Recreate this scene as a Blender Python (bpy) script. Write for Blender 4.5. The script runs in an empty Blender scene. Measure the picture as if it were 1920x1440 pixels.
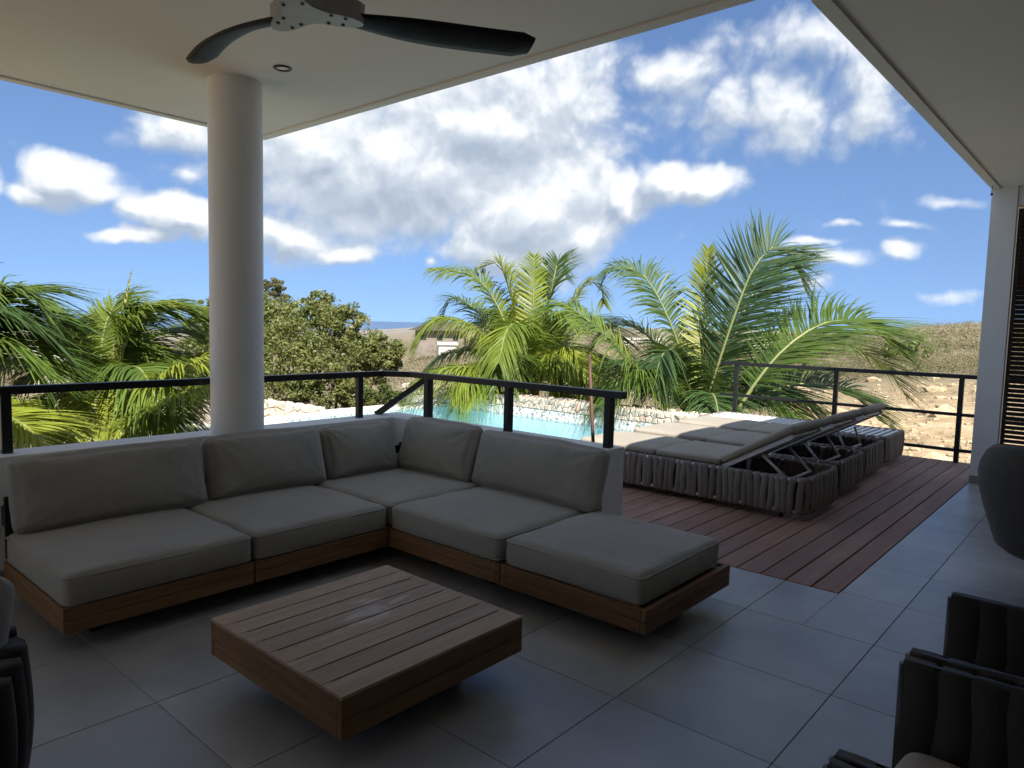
import bpy, bmesh, math, random
import numpy as np
from mathutils import Vector, Matrix, noise
random.seed(7); rng = np.random.default_rng(7)
S = bpy.context.scene
COL = S.collection
PI = math.pi

# ------------------------------------------------------------------ camera
CAM = Vector((0, 0, 1.42))
FW = Vector((0.75131158, 0.65460658, -0.08379226))
RT = Vector((0.65829612, -0.75234303, 0.02502382))
UP = Vector((0.04665976, 0.07396081, 0.99616899))
cam = bpy.data.cameras.new('camera'); co = bpy.data.objects.new('camera', cam); COL.objects.link(co)
cam.sensor_width = 36; cam.sensor_fit = 'HORIZONTAL'; cam.lens = 25.0586
cam.clip_start = 0.05; cam.clip_end = 60000
co.matrix_world = Matrix(((RT.x, UP.x, -FW.x, CAM.x), (RT.y, UP.y, -FW.y, CAM.y), (RT.z, UP.z, -FW.z, CAM.z), (0, 0, 0, 1)))
S.camera = co
S.render.engine = 'CYCLES'
S.cycles.use_denoising = True
S.cycles.max_bounces = 10; S.cycles.diffuse_bounces = 6; S.cycles.glossy_bounces = 4
S.cycles.transparent_max_bounces = 12; S.cycles.transmission_bounces = 6
S.cycles.sample_clamp_indirect = 6
S.view_settings.view_transform = 'Standard'; S.view_settings.look = 'None'
S.view_settings.exposure = 1.33; S.view_settings.gamma = 1.0
F = 1336.459
def at(px, py, depth):          # a point of the place from where it shows and how far it stands
    return CAM + (FW + RT * ((px - 960) / F) - UP * ((py - 720) / F)) * depth
def azel(px, py):
    d = (FW + RT * ((px - 960) / F) - UP * ((py - 720) / F)).normalized()
    return math.atan2(d.y, d.x), math.asin(d.z)

# ------------------------------------------------------------------ sky and sun
SUN_TO = Vector((-0.54, -0.77, 1.0)).normalized()      # towards the sun
world = bpy.data.worlds.new('World'); S.world = world; world.use_nodes = True
wt = world.node_tree; wt.nodes.clear()
def wn(t, **k):
    n = wt.nodes.new(t)
    for a, b in k.items(): setattr(n, a, b)
    return n
def wl(a, b): wt.links.new(a, b)
def wmath(op, a, b=None, c=None, clamp=False):
    n = wn('ShaderNodeMath', operation=op, use_clamp=clamp)
    for i, v in enumerate((a, b, c)):
        if v is None: continue
        if isinstance(v, (int, float)): n.inputs[i].default_value = v
        else: wl(v, n.inputs[i])
    return n.outputs[0]
sky = wn('ShaderNodeTexSky', sky_type='NISHITA')
sky.sun_disc = False
sky.sun_elevation = math.asin(SUN_TO.z)
sky.sun_rotation = math.atan2(SUN_TO.x, SUN_TO.y)
sky.altitude = 40; sky.air_density = 1.0; sky.dust_density = 0.35; sky.ozone_density = 2.2
tc = wn('ShaderNodeTexCoord')
sep = wn('ShaderNodeSeparateXYZ'); wl(tc.outputs['Generated'], sep.inputs[0])
az = wmath('ARCTAN2', sep.outputs[1], sep.outputs[0])
el = wmath('ARCSINE', sep.outputs[2])
comb = wn('ShaderNodeCombineXYZ'); wl(az, comb.inputs[0]); wl(el, comb.inputs[1])
# domain warp so that no cloud keeps an even outline
nw = wn('ShaderNodeTexNoise'); nw.inputs['Scale'].default_value = 6.0; nw.inputs['Detail'].default_value = 4
wl(tc.outputs['Generated'], nw.inputs['Vector'])
sub = wn('ShaderNodeVectorMath', operation='SUBTRACT'); wl(nw.outputs['Color'], sub.inputs[0]); sub.inputs[1].default_value = (.5, .5, .5)
scl = wn('ShaderNodeVectorMath', operation='MULTIPLY'); wl(sub.outputs[0], scl.inputs[0]); scl.inputs[1].default_value = (.15, .10, 0)
addw = wn('ShaderNodeVectorMath', operation='ADD'); wl(comb.outputs[0], addw.inputs[0]); wl(scl.outputs[0], addw.inputs[1])
CLOUDS = [  # px, py, half width, half height, weight
 (760, 320, 310, 120, 1.2), (620, 285, 200, 90, 1.1), (1000, 400, 170, 120, 1.2), (960, 462, 160, 46, 1.0), (880, 250, 280, 110, 1.15),
 (1010, 190, 220, 110, .95), (1180, 400, 80, 45, .85), (1235, 352, 62, 42, 1.2), (1330, 352, 75, 32, 1.05), (1150, 375, 50, 44, 1.1), (1080, 440, 90, 60, 1.0),
 (1440, 205, 280, 90, .62), (1640, 160, 90, 90, .72), (1250, 120, 190, 70, .55), (1530, 90, 160, 60, .54),
 (165, 345, 80, 52, 1.2), (110, 380, 85, 26, 1.0), (220, 370, 60, 26, 1.0), (330, 408, 72, 40, 1.2), (250, 443, 70, 16, .9),
 (560, 440, 110, 50, 1.0), (640, 460, 60, 26, .95), (330, 245, 90, 56, .78), (350, 330, 60, 40, .66), (-20, 360, 40, 60, .8),
 (1690, 470, 36, 28, .72), (1565, 498, 70, 24, .72), (1500, 465, 60, 12, .62), (1780, 360, 70, 18, .55), (1690, 410, 50, 12, .52), (1570, 420, 40, 10, .52),
 (805, 495, 26, 18, .62), (1500, 545, 50, 16, .6), (1800, 550, 60, 14, .52),
]
ng = wn('ShaderNodeTexNoise'); ng.inputs['Scale'].default_value = 2.6; ng.inputs['Detail'].default_value = 3
wl(tc.outputs['Generated'], ng.inputs['Vector'])
dotf = wn('ShaderNodeVectorMath', operation='DOT_PRODUCT'); wl(tc.outputs['Generated'], dotf.inputs[0]); dotf.inputs[1].default_value = FW
off = wn('ShaderNodeMapRange'); off.inputs['From Min'].default_value = .78; off.inputs['From Max'].default_value = .6; wl(dotf.outputs['Value'], off.inputs['Value'])
gen = wmath('MULTIPLY', wmath('MULTIPLY', wmath('SUBTRACT', ng.outputs['Fac'], .40, clamp=True), 4.5), off.outputs[0])  # clouds out of view, cover raised to brighten the skylight
def density(lift):           # cloud thickness along a direction, looked up 'lift' radians higher
    up = wn('ShaderNodeVectorMath', operation='ADD'); wl(addw.outputs[0], up.inputs[0]); up.inputs[1].default_value = (-lift * .35, lift, 0)
    mask = None
    for (px, py, hw, hh, wgt) in CLOUDS:
        a0, e0 = azel(px, py); k = 1.0 / F / math.sqrt(1 + ((px - 960) / F) ** 2)
        m = wn('ShaderNodeMapping', vector_type='TEXTURE')
        m.inputs['Location'].default_value = (a0, e0, 0); m.inputs['Scale'].default_value = (hw * k * 1.5, hh * k * 1.5, 1)
        wl(up.outputs[0], m.inputs['Vector'])
        g = wn('ShaderNodeTexGradient', gradient_type='SPHERICAL'); wl(m.outputs[0], g.inputs[0])
        v = wmath('MULTIPLY', g.outputs['Fac'], wgt)
        mask = v if mask is None else wmath('SMOOTH_MAX', mask, v, 0.12)
    mask = wmath('MAXIMUM', mask, gen)
    ad = wn('ShaderNodeVectorMath', operation='ADD'); wl(tc.outputs['Generated'], ad.inputs[0]); ad.inputs[1].default_value = (0, 0, lift)
    st = wn('ShaderNodeVectorMath', operation='MULTIPLY'); wl(ad.outputs[0], st.inputs[0]); st.inputs[1].default_value = (1, 1, 1.05)
    n = wn('ShaderNodeTexNoise'); n.inputs['Scale'].default_value = 11.0; n.inputs['Detail'].default_value = 9; n.inputs['Roughness'].default_value = .62
    wl(st.outputs[0], n.inputs['Vector'])
    vo = wn('ShaderNodeTexVoronoi', feature='F1', voronoi_dimensions='2D'); vo.inputs['Scale'].default_value = 19; vo.inputs['Detail'].default_value = 2; vo.inputs['Roughness'].default_value = .5
    ws = wn('ShaderNodeVectorMath', operation='MULTIPLY'); ws.inputs[1].default_value = (1, 1.05, 0); wl(up.outputs[0], ws.inputs[0]); wl(ws.outputs[0], vo.inputs['Vector'])
    d = wmath('ADD', wmath('MULTIPLY', mask, 1.45), wmath('MULTIPLY', wmath('SUBTRACT', n.outputs['Fac'], .5), 1.05))
    return wmath('ADD', d, wmath('MULTIPLY', wmath('SUBTRACT', .42, vo.outputs['Distance']), .30))
d0 = density(0); d1 = density(.022)
cov = wn('ShaderNodeMapRange', interpolation_type='SMOOTHSTEP'); cov.inputs['From Min'].default_value = .18; cov.inputs['From Max'].default_value = .84; wl(d0, cov.inputs['Value'])
lit = wmath('ADD', wmath('MULTIPLY', wmath('SUBTRACT', d0, d1), 1.2), .52, clamp=True)
thick = wn('ShaderNodeMapRange'); thick.inputs['From Min'].default_value = .9; thick.inputs['From Max'].default_value = 2.2; wl(d0, thick.inputs['Value'])
shade = wmath('SUBTRACT', lit, wmath('MULTIPLY', thick.outputs[0], .13), clamp=True)
CB = .82 / .079
cr = wn('ShaderNodeValToRGB'); wl(shade, cr.inputs[0])
cr.color_ramp.elements[0].position = 0.0; cr.color_ramp.elements[0].color = (.22 * CB, .26 * CB, .32 * CB, 1)
cr.color_ramp.elements[1].position = 0.88; cr.color_ramp.elements[1].color = (.50 * CB, .515 * CB, .53 * CB, 1)
e = cr.color_ramp.elements.new(.5); e.color = (.33 * CB, .365 * CB, .41 * CB, 1)
# clear tropical air: no yellow band at the horizon
lft = wn('ShaderNodeVectorMath', operation='ADD'); wl(tc.outputs['Generated'], lft.inputs[0]); lft.inputs[1].default_value = (0, 0, .24)
nrm_ = wn('ShaderNodeVectorMath', operation='NORMALIZE'); wl(lft.outputs[0], nrm_.inputs[0]); wl(nrm_.outputs[0], sky.inputs[0])
hs = wn('ShaderNodeHueSaturation'); hs.inputs['Hue'].default_value = .504; hs.inputs['Saturation'].default_value = 1.08; hs.inputs['Value'].default_value = .98; wl(sky.outputs[0], hs.inputs['Color'])
mixc = wn('ShaderNodeMix', data_type='RGBA'); wl(wmath('MULTIPLY', cov.outputs[0], .97), mixc.inputs[0]); wl(hs.outputs[0], mixc.inputs[6]); wl(cr.outputs[0], mixc.inputs[7])
bg = wn('ShaderNodeBackground'); bg.inputs['Strength'].default_value = 0.079; wl(mixc.outputs[2], bg.inputs['Color'])
world.cycles.sampling_method = 'MANUAL'; world.cycles.sample_map_resolution = 256
wo = wn('ShaderNodeOutputWorld'); wl(bg.outputs[0], wo.inputs['Surface'])
sd = bpy.data.lights.new('sun', 'SUN'); sd.energy = 4.2; sd.angle = math.radians(.53); sd.color = (1, .95, .87)
so = bpy.data.objects.new('sun', sd); COL.objects.link(so)
so.rotation_euler = (-SUN_TO).to_track_quat('-Z', 'Y').to_euler(); so.location = SUN_TO * 30

# ------------------------------------------------------------------ materials
class M:
    def __init__(s, name, rough=.6, spec=.5, metal=0):
        s.m = bpy.data.materials.new(name); s.m.use_nodes = True; s.t = s.m.node_tree
        s.b = s.t.nodes['Principled BSDF']; s.b.inputs['Roughness'].default_value = rough
        s.b.inputs['Specular IOR Level'].default_value = spec; s.b.inputs['Metallic'].default_value = metal
        s.out = s.t.nodes['Material Output']
        s.tc = s.n('ShaderNodeTexCoord'); s.vec = s.tc.outputs['Object']
    def n(s, t, **k):
        x = s.t.nodes.new(t)
        for a, b in k.items(): setattr(x, a, b)
        return x
    def l(s, a, b): s.t.links.new(a, b)
    def world(s):
        g = s.n('ShaderNodeNewGeometry'); s.vec = g.outputs['Position']; return s
    def scaled(s, sc):
        m = s.n('ShaderNodeMapping'); m.inputs['Scale'].default_value = sc if not isinstance(sc, (int, float)) else (sc,) * 3
        s.l(s.vec, m.inputs['Vector']); return m.outputs[0]
    def noise(s, scale, detail=4, rough=.55, sc=None, dist=0):
        n = s.n('ShaderNodeTexNoise'); n.inputs['Scale'].default_value = scale; n.inputs['Detail'].default_value = detail
        n.inputs['Roughness'].default_value = rough; n.inputs['Distortion'].default_value = dist
        s.l(s.scaled(sc) if sc else s.vec, n.inputs['Vector']); return n.outputs['Fac']
    def ramp(s, fac, stops):
        r = s.n('ShaderNodeValToRGB'); s.l(fac, r.inputs[0]); e = r.color_ramp.elements
        while len(e) < len(stops): e.new(.5)
        for i, (p, c) in enumerate(stops): e[i].position = p; e[i].color = (*c, 1)
        return r.outputs[0]
    def math(s, op, a, b=None, clamp=False):
        n = s.n('ShaderNodeMath', operation=op, use_clamp=clamp)
        for i, v in enumerate((a, b)):
            if v is None: continue
            if isinstance(v, (int, float)): n.inputs[i].default_value = v
            else: s.l(v, n.inputs[i])
        return n.outputs[0]
    def mix(s, fac, a, b, mode='MIX'):
        n = s.n('ShaderNodeMix', data_type='RGBA', blend_type=mode)
        for i, v in ((0, fac), (6, a), (7, b)):
            if isinstance(v, tuple): n.inputs[i].default_value = (*v, 1)
            elif isinstance(v, (int, float)): n.inputs[i].default_value = v
            else: s.l(v, n.inputs[i])
        return n.outputs[2]
    def rnd(s): return s.n('ShaderNodeObjectInfo').outputs['Random']
    def vary(s, col, amt=.12, hue=0.0):     # each piece a little lighter or darker
        h = s.n('ShaderNodeHueSaturation'); s.l(col, h.inputs['Color'])
        s.l(s.math('ADD', s.math('MULTIPLY', s.rnd(), 2 * amt), 1 - amt), h.inputs['Value'])
        if hue: s.l(s.math('ADD', s.math('MULTIPLY', s.rnd(), 2 * hue), .5 - hue), h.inputs['Hue'])
        return h.outputs[0]
    def color(s, c):
        if isinstance(c, tuple): s.b.inputs['Base Color'].default_value = (*c, 1)
        else: s.l(c, s.b.inputs['Base Color'])
        return s
    def roughness(s, fac, lo, hi):
        m = s.n('ShaderNodeMapRange'); s.l(fac, m.inputs['Value']); m.inputs['To Min'].default_value = lo; m.inputs['To Max'].default_value = hi
        s.l(m.outputs[0], s.b.inputs['Roughness'])
    def bump(s, h, strength=.3, dist=.01, prev=None):
        b = s.n('ShaderNodeBump'); b.inputs['Strength'].default_value = strength; b.inputs['Distance'].default_value = dist
        s.l(h, b.inputs['Height'])
        if prev is not None: s.l(prev, b.inputs['Normal'])
        s.l(b.outputs[0], s.b.inputs['Normal']); return b.outputs[0]
MAT = {}
def mk():
    m = M('white_plaster', .75, .25).world(); n = m.noise(1.2, 5); f = m.noise(55, 3)
    m.color(m.ramp(n, [(.3, (.72, .72, .70)), (.7, (.80, .80, .78))])); m.bump(f, .12, .004); MAT['plaster'] = m.m
    m = M('ceiling_plaster', .8, .2).world(); n = m.noise(.8, 5); f = m.noise(40, 3)
    m.color(m.ramp(n, [(.3, (.76, .735, .69)), (.7, (.83, .805, .76))])); m.bump(f, .08, .004); MAT['ceiling'] = m.m
    m = M('grey_column_paint', .55, .3).world(); n = m.noise(2, 5); m.color(m.ramp(n, [(.3, (.72, .715, .69)), (.7, (.78, .775, .75))])); m.bump(m.noise(60, 2), .06, .003); MAT['column'] = m.m
    m = M('floor_tile', .5, .7).world()
    n = m.noise(1.3, 5, .5); n2 = m.noise(14, 6, .6); st = m.noise(2.4, 4, .5)
    c = m.ramp(n, [(.3, (.33, .325, .32)), (.55, (.42, .415, .41)), (.75, (.49, .485, .48))])
    c = m.mix(m.ramp(st, [(.32, (.75, .75, .75)), (.66, (0, 0, 0))]), c, (.24, .238, .236)); c = m.mix(m.math('MULTIPLY', n2, .35), c, (.24, .245, .25)); m.color(m.vary(c, .14)); m.roughness(n2, .28, .40); m.bump(n2, .12, .003); MAT['tile'] = m.m
    m = M('grout', .9, .2).world(); m.color(m.ramp(m.noise(6, 4), [(.3, (.22, .22, .215)), (.7, (.34, .34, .335))])); MAT['grout'] = m.m
    m = M('skirting_tile', .5); m.color((.24, .235, .225)); MAT['skirting'] = m.m
    # ribbed composite decking, boards run along x
    m = M('composite_decking', .62, .3).world()
    n = m.noise(1.0, 6, .6, sc=(1.2, 14, 1)); n2 = m.noise(3.0, 5, .6)
    c = m.ramp(n, [(.25, (.22, .12, .086)), (.6, (.30, .172, .128)), (.8, (.36, .235, .18))])
    c = m.mix(m.math('MULTIPLY', m.ramp(n2, [(.52, (0, 0, 0)), (.75, (1, 1, 1))]), .3), c, (.3, .24, .21))
    w = m.n('ShaderNodeTexWave', wave_type='BANDS', bands_direction='Y'); w.inputs['Scale'].default_value = 28; m.l(m.vec, w.inputs['Vector'])
    m.color(m.vary(c, .14)); nb = m.bump(w.outputs['Fac'], .4, .003); m.bump(n, .2, .002, nb); MAT['deck'] = m.m
    def wood(name, dark, mid, light, axis, rough=.6):
        m = M(name, rough, .3).world()
        sc = (1.4, 22, 22) if axis == 'x' else (22, 1.4, 22)
        n = m.noise(1.6, 8, .62, sc=sc, dist=.9); n2 = m.noise(2.3, 4)
        g = m.noise(4.5, 3, .6, sc=tuple(v * 2 for v in sc))
        c = m.ramp(n, [(.28, dark), (.52, mid), (.78, light)])
        c = m.mix(m.math('MULTIPLY', g, .4), c, dark); c = m.mix(m.math('MULTIPLY', n2, .3), c, light)
        return m, m.vary(c, .10, .004), n
    for ax in 'xy':
        m, c, n = wood('teak_boards_' + ax, (.095, .048, .02), (.20, .105, .047), (.29, .165, .08), ax)
        m.color(c); m.bump(n, .25, .003); MAT['teak_' + ax] = m.m
    m, c, n = wood('weathered_table_teak', (.25, .165, .105), (.41, .285, .19), (.52, .385, .275), 'x', .58)
    # pale scuffs along the middle boards
    wv = m.noise(8, 7, .72, sc=(.8, 3.6, 1)); dx = m.n('ShaderNodeSeparateXYZ'); m.l(m.vec, dx.inputs[0])
    ex = m.math('SUBTRACT', 1, m.math('ABSOLUTE', m.math('DIVIDE', m.math('SUBTRACT', dx.outputs[0], 1.74), .40)), clamp=True)
    ey = m.math('SUBTRACT', 1, m.math('ABSOLUTE', m.math('DIVIDE', m.math('SUBTRACT', dx.outputs[1], 2.22), .22)), clamp=True)
    e = m.math('MULTIPLY', ex, ey); w = m.ramp(m.math('ADD', m.math('MULTIPLY', e, .38), wv), [(.70, (0, 0, 0)), (.82, (1, 1, 1))])
    m.color(m.mix(m.math('MULTIPLY', w, .55), c, (.62, .59, .57))); m.bump(n, .3, .003); MAT['table'] = m.m
    m = M('end_grain', .6); n = m.noise(40, 4); m.color(m.ramp(n, [(.3, (.30, .18, .09)), (.7, (.44, .29, .17))])); MAT['endgrain'] = m.m
    def fabric(name, c0, c1, scale=900, wr=.35):
        m = M(name, .92, .15)
        n = m.noise(2.5, 5); w1 = m.n('ShaderNodeTexNoise'); w1.inputs['Scale'].default_value = scale; m.l(m.vec, w1.inputs['Vector'])
        c = m.ramp(n, [(.3, c0), (.7, c1)]); c = m.mix(m.math('MULTIPLY', w1.outputs['Fac'], .35), c, tuple(v * .6 for v in c0))
        m.color(c); f = m.noise(5, 5, .55, dist=1.2); nb = m.bump(f, wr, .02); m.bump(w1.outputs['Fac'], .25, .002, nb)
        m.b.inputs['Sheen Weight'].default_value = .15; return m
    MAT['sofa'] = fabric('taupe_cushion_fabric', (.30, .285, .25), (.365, .345, .305)).m
    MAT['lounger_pad'] = fabric('lounger_pad_fabric', (.31, .275, .22), (.38, .34, .275)).m
    MAT['beige'] = fabric('beige_seat_fabric', (.34, .29, .23), (.42, .36, .29)).m
    MAT['tub'] = fabric('brown_grey_upholstery', (.05, .044, .037), (.075, .066, .056)).m
    m = fabric('woven_strap', (.115, .103, .094), (.155, .14, .128), 700, .15); m.color(m.vary(m.ramp(m.noise(3, 4), [(.3, (.17, .148, .128)), (.7, (.235, .205, .18))]), .15)); MAT['strap'] = m.m
    m = fabric('dark_strap', (.030, .024, .021), (.046, .038, .033), 600, .15); MAT['dark_strap'] = m.m
    m = M('black_powder_coat', .42, .4); n = m.noise(300, 2); m.color((.012, .012, .013)); m.bump(n, .05, .001); MAT['black'] = m.m
    m = M('white_powder_coat', .4, .4); m.color((.72, .73, .75)); m.bump(m.noise(300, 2), .04, .001); MAT['white_metal'] = m.m
    m = M('grey_hub_metal', .45, .5, .35); m.color(m.ramp(m.noise(20, 4), [(.3, (.30, .285, .275)), (.7, (.37, .355, .345))])); MAT['hub'] = m.m
    m = M('fan_blade_black', .32, .22); n = m.noise(8, 4, sc=(1, 1, 1)); m.color((.010, .010, .012)); m.roughness(n, .5, .65); MAT['blade'] = m.m
    m = M('lamp_glass', .2, .5); m.color((.75, .75, .72)); MAT['lamp'] = m.m
    m = M('louvre_wood_dark', .5, .4).world(); m.color(m.ramp(m.noise(3, 5, sc=(1, 1, 20)), [(.3, (.020, .011, .008)), (.7, (.04, .02, .014))])); MAT['louvre'] = m.m
    m = M('rusty_pole', .7); n = m.noise(30, 4, sc=(1, 1, .2)); m.color(m.ramp(n, [(.35, (.05, .028, .018)), (.65, (.13, .06, .035))])); MAT['pole'] = m.m
    # coral stone
    m = M('coral_stone', .9, .15).world(); n = m.noise(22, 8, .68); n2 = m.noise(5, 3); r = m.rnd()
    c = m.ramp(r, [(0, (.58, .50, .39)), (.35, (.68, .60, .50)), (.7, (.64, .53, .43)), (.9, (.70, .64, .55)), (.96, (.56, .34, .26))])
    c = m.mix(m.ramp(n, [(.38, (.8, .8, .8)), (.62, (0, 0, 0))]), c, (.36, .29, .22)); c = m.mix(m.math('MULTIPLY', n2, .4), c, (.64, .60, .53))
    m.color(c); m.bump(n, .8, .02); MAT['stone'] = m.m
    m = M('mortar', .95, .1).world(); m.color(m.ramp(m.noise(30, 5), [(.3, (.26, .22, .17)), (.7, (.42, .37, .30))])); m.bump(m.noise(60, 4), .5, .01); MAT['mortar'] = m.m
    m = M('pale_coping', .85, .2).world(); n = m.noise(9, 7, .65); m.color(m.ramp(n, [(.3, (.55, .52, .46)), (.7, (.70, .68, .63))])); m.bump(n, .3, .01); MAT['coping'] = m.m
    # mosaic: small squares of mixed glass
    m = M('pool_mosaic', .3, .5).world()
    sn = m.n('ShaderNodeVectorMath', operation='SNAP'); sn.inputs[1].default_value = (.027, .027, .027)
    ofs = m.n('ShaderNodeVectorMath', operation='ADD'); ofs.inputs[1].default_value = (.013, .007, .011); m.l(m.vec, ofs.inputs[0]); m.l(ofs.outputs[0], sn.inputs[0])
    wnz = m.n('ShaderNodeTexWhiteNoise', noise_dimensions='3D'); m.l(sn.outputs[0], wnz.inputs[0])
    m.color(m.ramp(wnz.outputs['Value'], [(0, (.62, .62, .58)), (.55, (.52, .53, .50)), (.72, (.32, .36, .36)), (.84, (.14, .19, .21)), (.93, (.42, .34, .25))]))
    m.t.nodes[-1].color_ramp.interpolation = 'LINEAR'
    for nd in m.t.nodes:
        if nd.type == 'VALTORGB': nd.color_ramp.interpolation = 'CONSTANT'
    MAT['mosaic'] = m.m
    m = M('pool_plaster', .7).world(); m.color(m.ramp(m.noise(3, 4), [(.3, (.48, .63, .68)), (.7, (.55, .70, .74))])); MAT['basin'] = m.m
    # water: clear, tinted, with a Fresnel surface
    m = M('pool_water').world(); t = m.t
    h = m.noise(7, 4, .6, sc=(1, 1, 1), dist=.5)
    bp = m.n('ShaderNodeBump'); bp.inputs['Strength'].default_value = .35; bp.inputs['Distance'].default_value = .03; m.l(h, bp.inputs['Height'])
    tr = m.n('ShaderNodeBsdfTransparent'); tr.inputs[0].default_value = (.78, .95, .98, 1)
    gl = m.n('ShaderNodeBsdfGlossy'); gl.inputs['Roughness'].default_value = .03; m.l(bp.outputs[0], gl.inputs['Normal'])
    fr = m.n('ShaderNodeFresnel'); fr.inputs[0].default_value = 1.33; m.l(bp.outputs[0], fr.inputs['Normal'])
    mx = m.n('ShaderNodeMixShader'); m.l(fr.outputs[0], mx.inputs[0]); m.l(tr.outputs[0], mx.inputs[1]); m.l(gl.outputs[0], mx.inputs[2]); m.l(mx.outputs[0], m.out.inputs[0]); MAT['water'] = m.m
    m = M('sea_water', .25, .5).world(); m.color(m.ramp(m.noise(.002, 4, sc=(1, 1, 1)), [(.3, (.018, .065, .17)), (.7, (.026, .085, .21))])); m.bump(m.noise(.08, 5), .5, 2.0); MAT['sea'] = m.m
    # dry island ground: sand, marl, scrub in the distance
    m = M('dry_ground', .95, .1).world()
    n = m.noise(.55, 10, .65); n2 = m.noise(.06, 8, .6); n3 = m.noise(5, 6, .65); n4 = m.noise(.012, 6, .6)
    sand = m.ramp(n, [(.3, (.29, .195, .105)), (.46, (.38, .28, .165)), (.6, (.46, .36, .23)), (.75, (.54, .46, .34))])
    sand = m.mix(m.ramp(n3, [(.42, (.5, .5, .5)), (.6, (0, 0, 0))]), sand, (.28, .20, .12))
    scrub = m.ramp(n2, [(.3, (.13, .12, .06)), (.5, (.22, .18, .12)), (.65, (.28, .225, .155)), (.8, (.36, .29, .20))])
    scrub = m.mix(m.ramp(n, [(.35, (.6, .6, .6)), (.6, (0, 0, 0))]), scrub, (.13, .115, .07))
    ln = m.n('ShaderNodeVectorMath', operation='LENGTH'); m.l(m.vec, ln.inputs[0])
    f = m.n('ShaderNodeMapRange'); f.inputs['From Min'].default_value = 38; f.inputs['From Max'].default_value = 58
    m.l(m.math('ADD', ln.outputs['Value'], m.math('MULTIPLY', n2, 24)), f.inputs['Value'])
    c = m.mix(f.outputs[0], sand, scrub)
    f2 = m.n('ShaderNodeMapRange'); f2.inputs['From Min'].default_value = 300; f2.inputs['From Max'].default_value = 2200; m.l(ln.outputs['Value'], f2.inputs['Value'])
    c = m.mix(f2.outputs[0], c, m.ramp(n4, [(.35, (.19, .18, .17)), (.65, (.27, .245, .22))]))  # far land greyed in the colour, standing in for haze
    m.color(c); m.bump(m.math('ADD', n, m.math('MULTIPLY', n3, .3)), .7, .12); MAT['ground'] = m.m
    m = M('rubble', .95, .1).world(); n = m.noise(6, 6, .65); m.color(m.ramp(n, [(.3, (.30, .22, .13)), (.55, (.43, .34, .22)), (.75, (.54, .46, .34))])); m.bump(n, .6, .03); MAT['rubble'] = m.m
    def leaf(name, c0, c1, c2, trans=.35, scale=1.2, rough=.45):
        m = M(name, rough, .4).world(); n = m.noise(scale, 4); r = m.rnd()
        c = m.ramp(m.math('ADD', m.math('MULTIPLY', n, .75), m.math('MULTIPLY', r, .3)), [(.32, c0), (.55, c1), (.8, c2)])
        m.color(c); tl = m.n('ShaderNodeBsdfTranslucent'); m.l(m.mix(.35, c, (.30, .36, .03)), tl.inputs[0])
        mx = m.n('ShaderNodeMixShader'); mx.inputs[0].default_value = trans
        m.l(m.b.outputs[0], mx.inputs[1]); m.l(tl.outputs[0], mx.inputs[2]); m.l(mx.outputs[0], m.out.inputs[0]); return m.m
    MAT['frond'] = leaf('palm_leaflet_green', (.045, .090, .018), (.10, .16, .028), (.20, .245, .038), .34)
    MAT['frond_y'] = leaf('palm_leaflet_yellow_green', (.11, .165, .022), (.22, .27, .035), (.35, .37, .05), .4)
    MAT['frond_d'] = leaf('palm_leaflet_deep_green', (.030, .065, .024), (.052, .098, .030), (.10, .15, .035), .28)
    MAT['rachis'] = leaf('palm_rachis', (.15, .18, .06), (.21, .235, .085), (.28, .28, .12), .1)
    MAT['spear'] = leaf('palm_spear', (.30, .29, .10), (.38, .36, .14), (.46, .42, .2), .15)
    MAT['shrub'] = leaf('shrub_leaf', (.06, .085, .022), (.12, .145, .038), (.24, .23, .085), .3, 2.6, .5)
    MAT['drybush'] = leaf('dry_bush_leaf', (.10, .105, .05), (.21, .18, .115), (.31, .26, .175), .4, .085, .8)
    MAT['shrub2'] = leaf('shrub_leaf_dry', (.10, .10, .045), (.17, .155, .075), (.25, .215, .12), .25, 1.6, .6)
    m = M('bark', .9, .1).world(); n = m.noise(12, 6, .6, sc=(1, 1, .3)); m.color(m.ramp(n, [(.3, (.07, .05, .035)), (.7, (.20, .155, .11))])); m.bump(n, .7, .02); MAT['bark'] = m.m
    m = M('palm_trunk_fibre', .9, .1).world(); n = m.noise(9, 6, .6, sc=(1, 1, .6)); m.color(m.ramp(n, [(.3, (.20, .10, .03)), (.55, (.42, .21, .05)), (.75, (.48, .33, .13))])); m.bump(n, .7, .03); MAT['fibre'] = m.m
    m = M('dry_twig', .9, .1).world(); n = m.noise(.9, 4); m.color(m.ramp(n, [(.3, (.17, .15, .095)), (.55, (.28, .235, .165)), (.75, (.38, .32, .235))])); MAT['twig'] = m.m
    m = M('house_wall_white', .8).world(); m.color(m.ramp(m.noise(.5, 4), [(.3, (.46, .43, .38)), (.7, (.56, .53, .48))])); MAT['farwall'] = m.m
    m = M('house_wall_brown', .8).world(); m.color(m.ramp(m.noise(.5, 4), [(.3, (.17, .14, .12)), (.7, (.23, .195, .17))])); MAT['farbrown'] = m.m
    m = M('house_roof_brown', .8).world(); m.color(m.ramp(m.noise(.9, 5), [(.3, (.045, .035, .032)), (.7, (.085, .062, .052))])); MAT['farroof'] = m.m
    m = M('dark_window', .15); m.color((.02, .025, .03)); MAT['glass'] = m.m
    m = M('darkened_interior_wall', .7).world(); m.color(m.ramp(m.noise(.8, 4), [(.3, (.16, .15, .14)), (.7, (.22, .21, .20))])); MAT['interior'] = m.m  # dark tone chosen to cut bounce light from behind the camera
    m = M('dark_underside', .8); m.color((.05, .045, .04)); MAT['under'] = m.m
mk()

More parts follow.
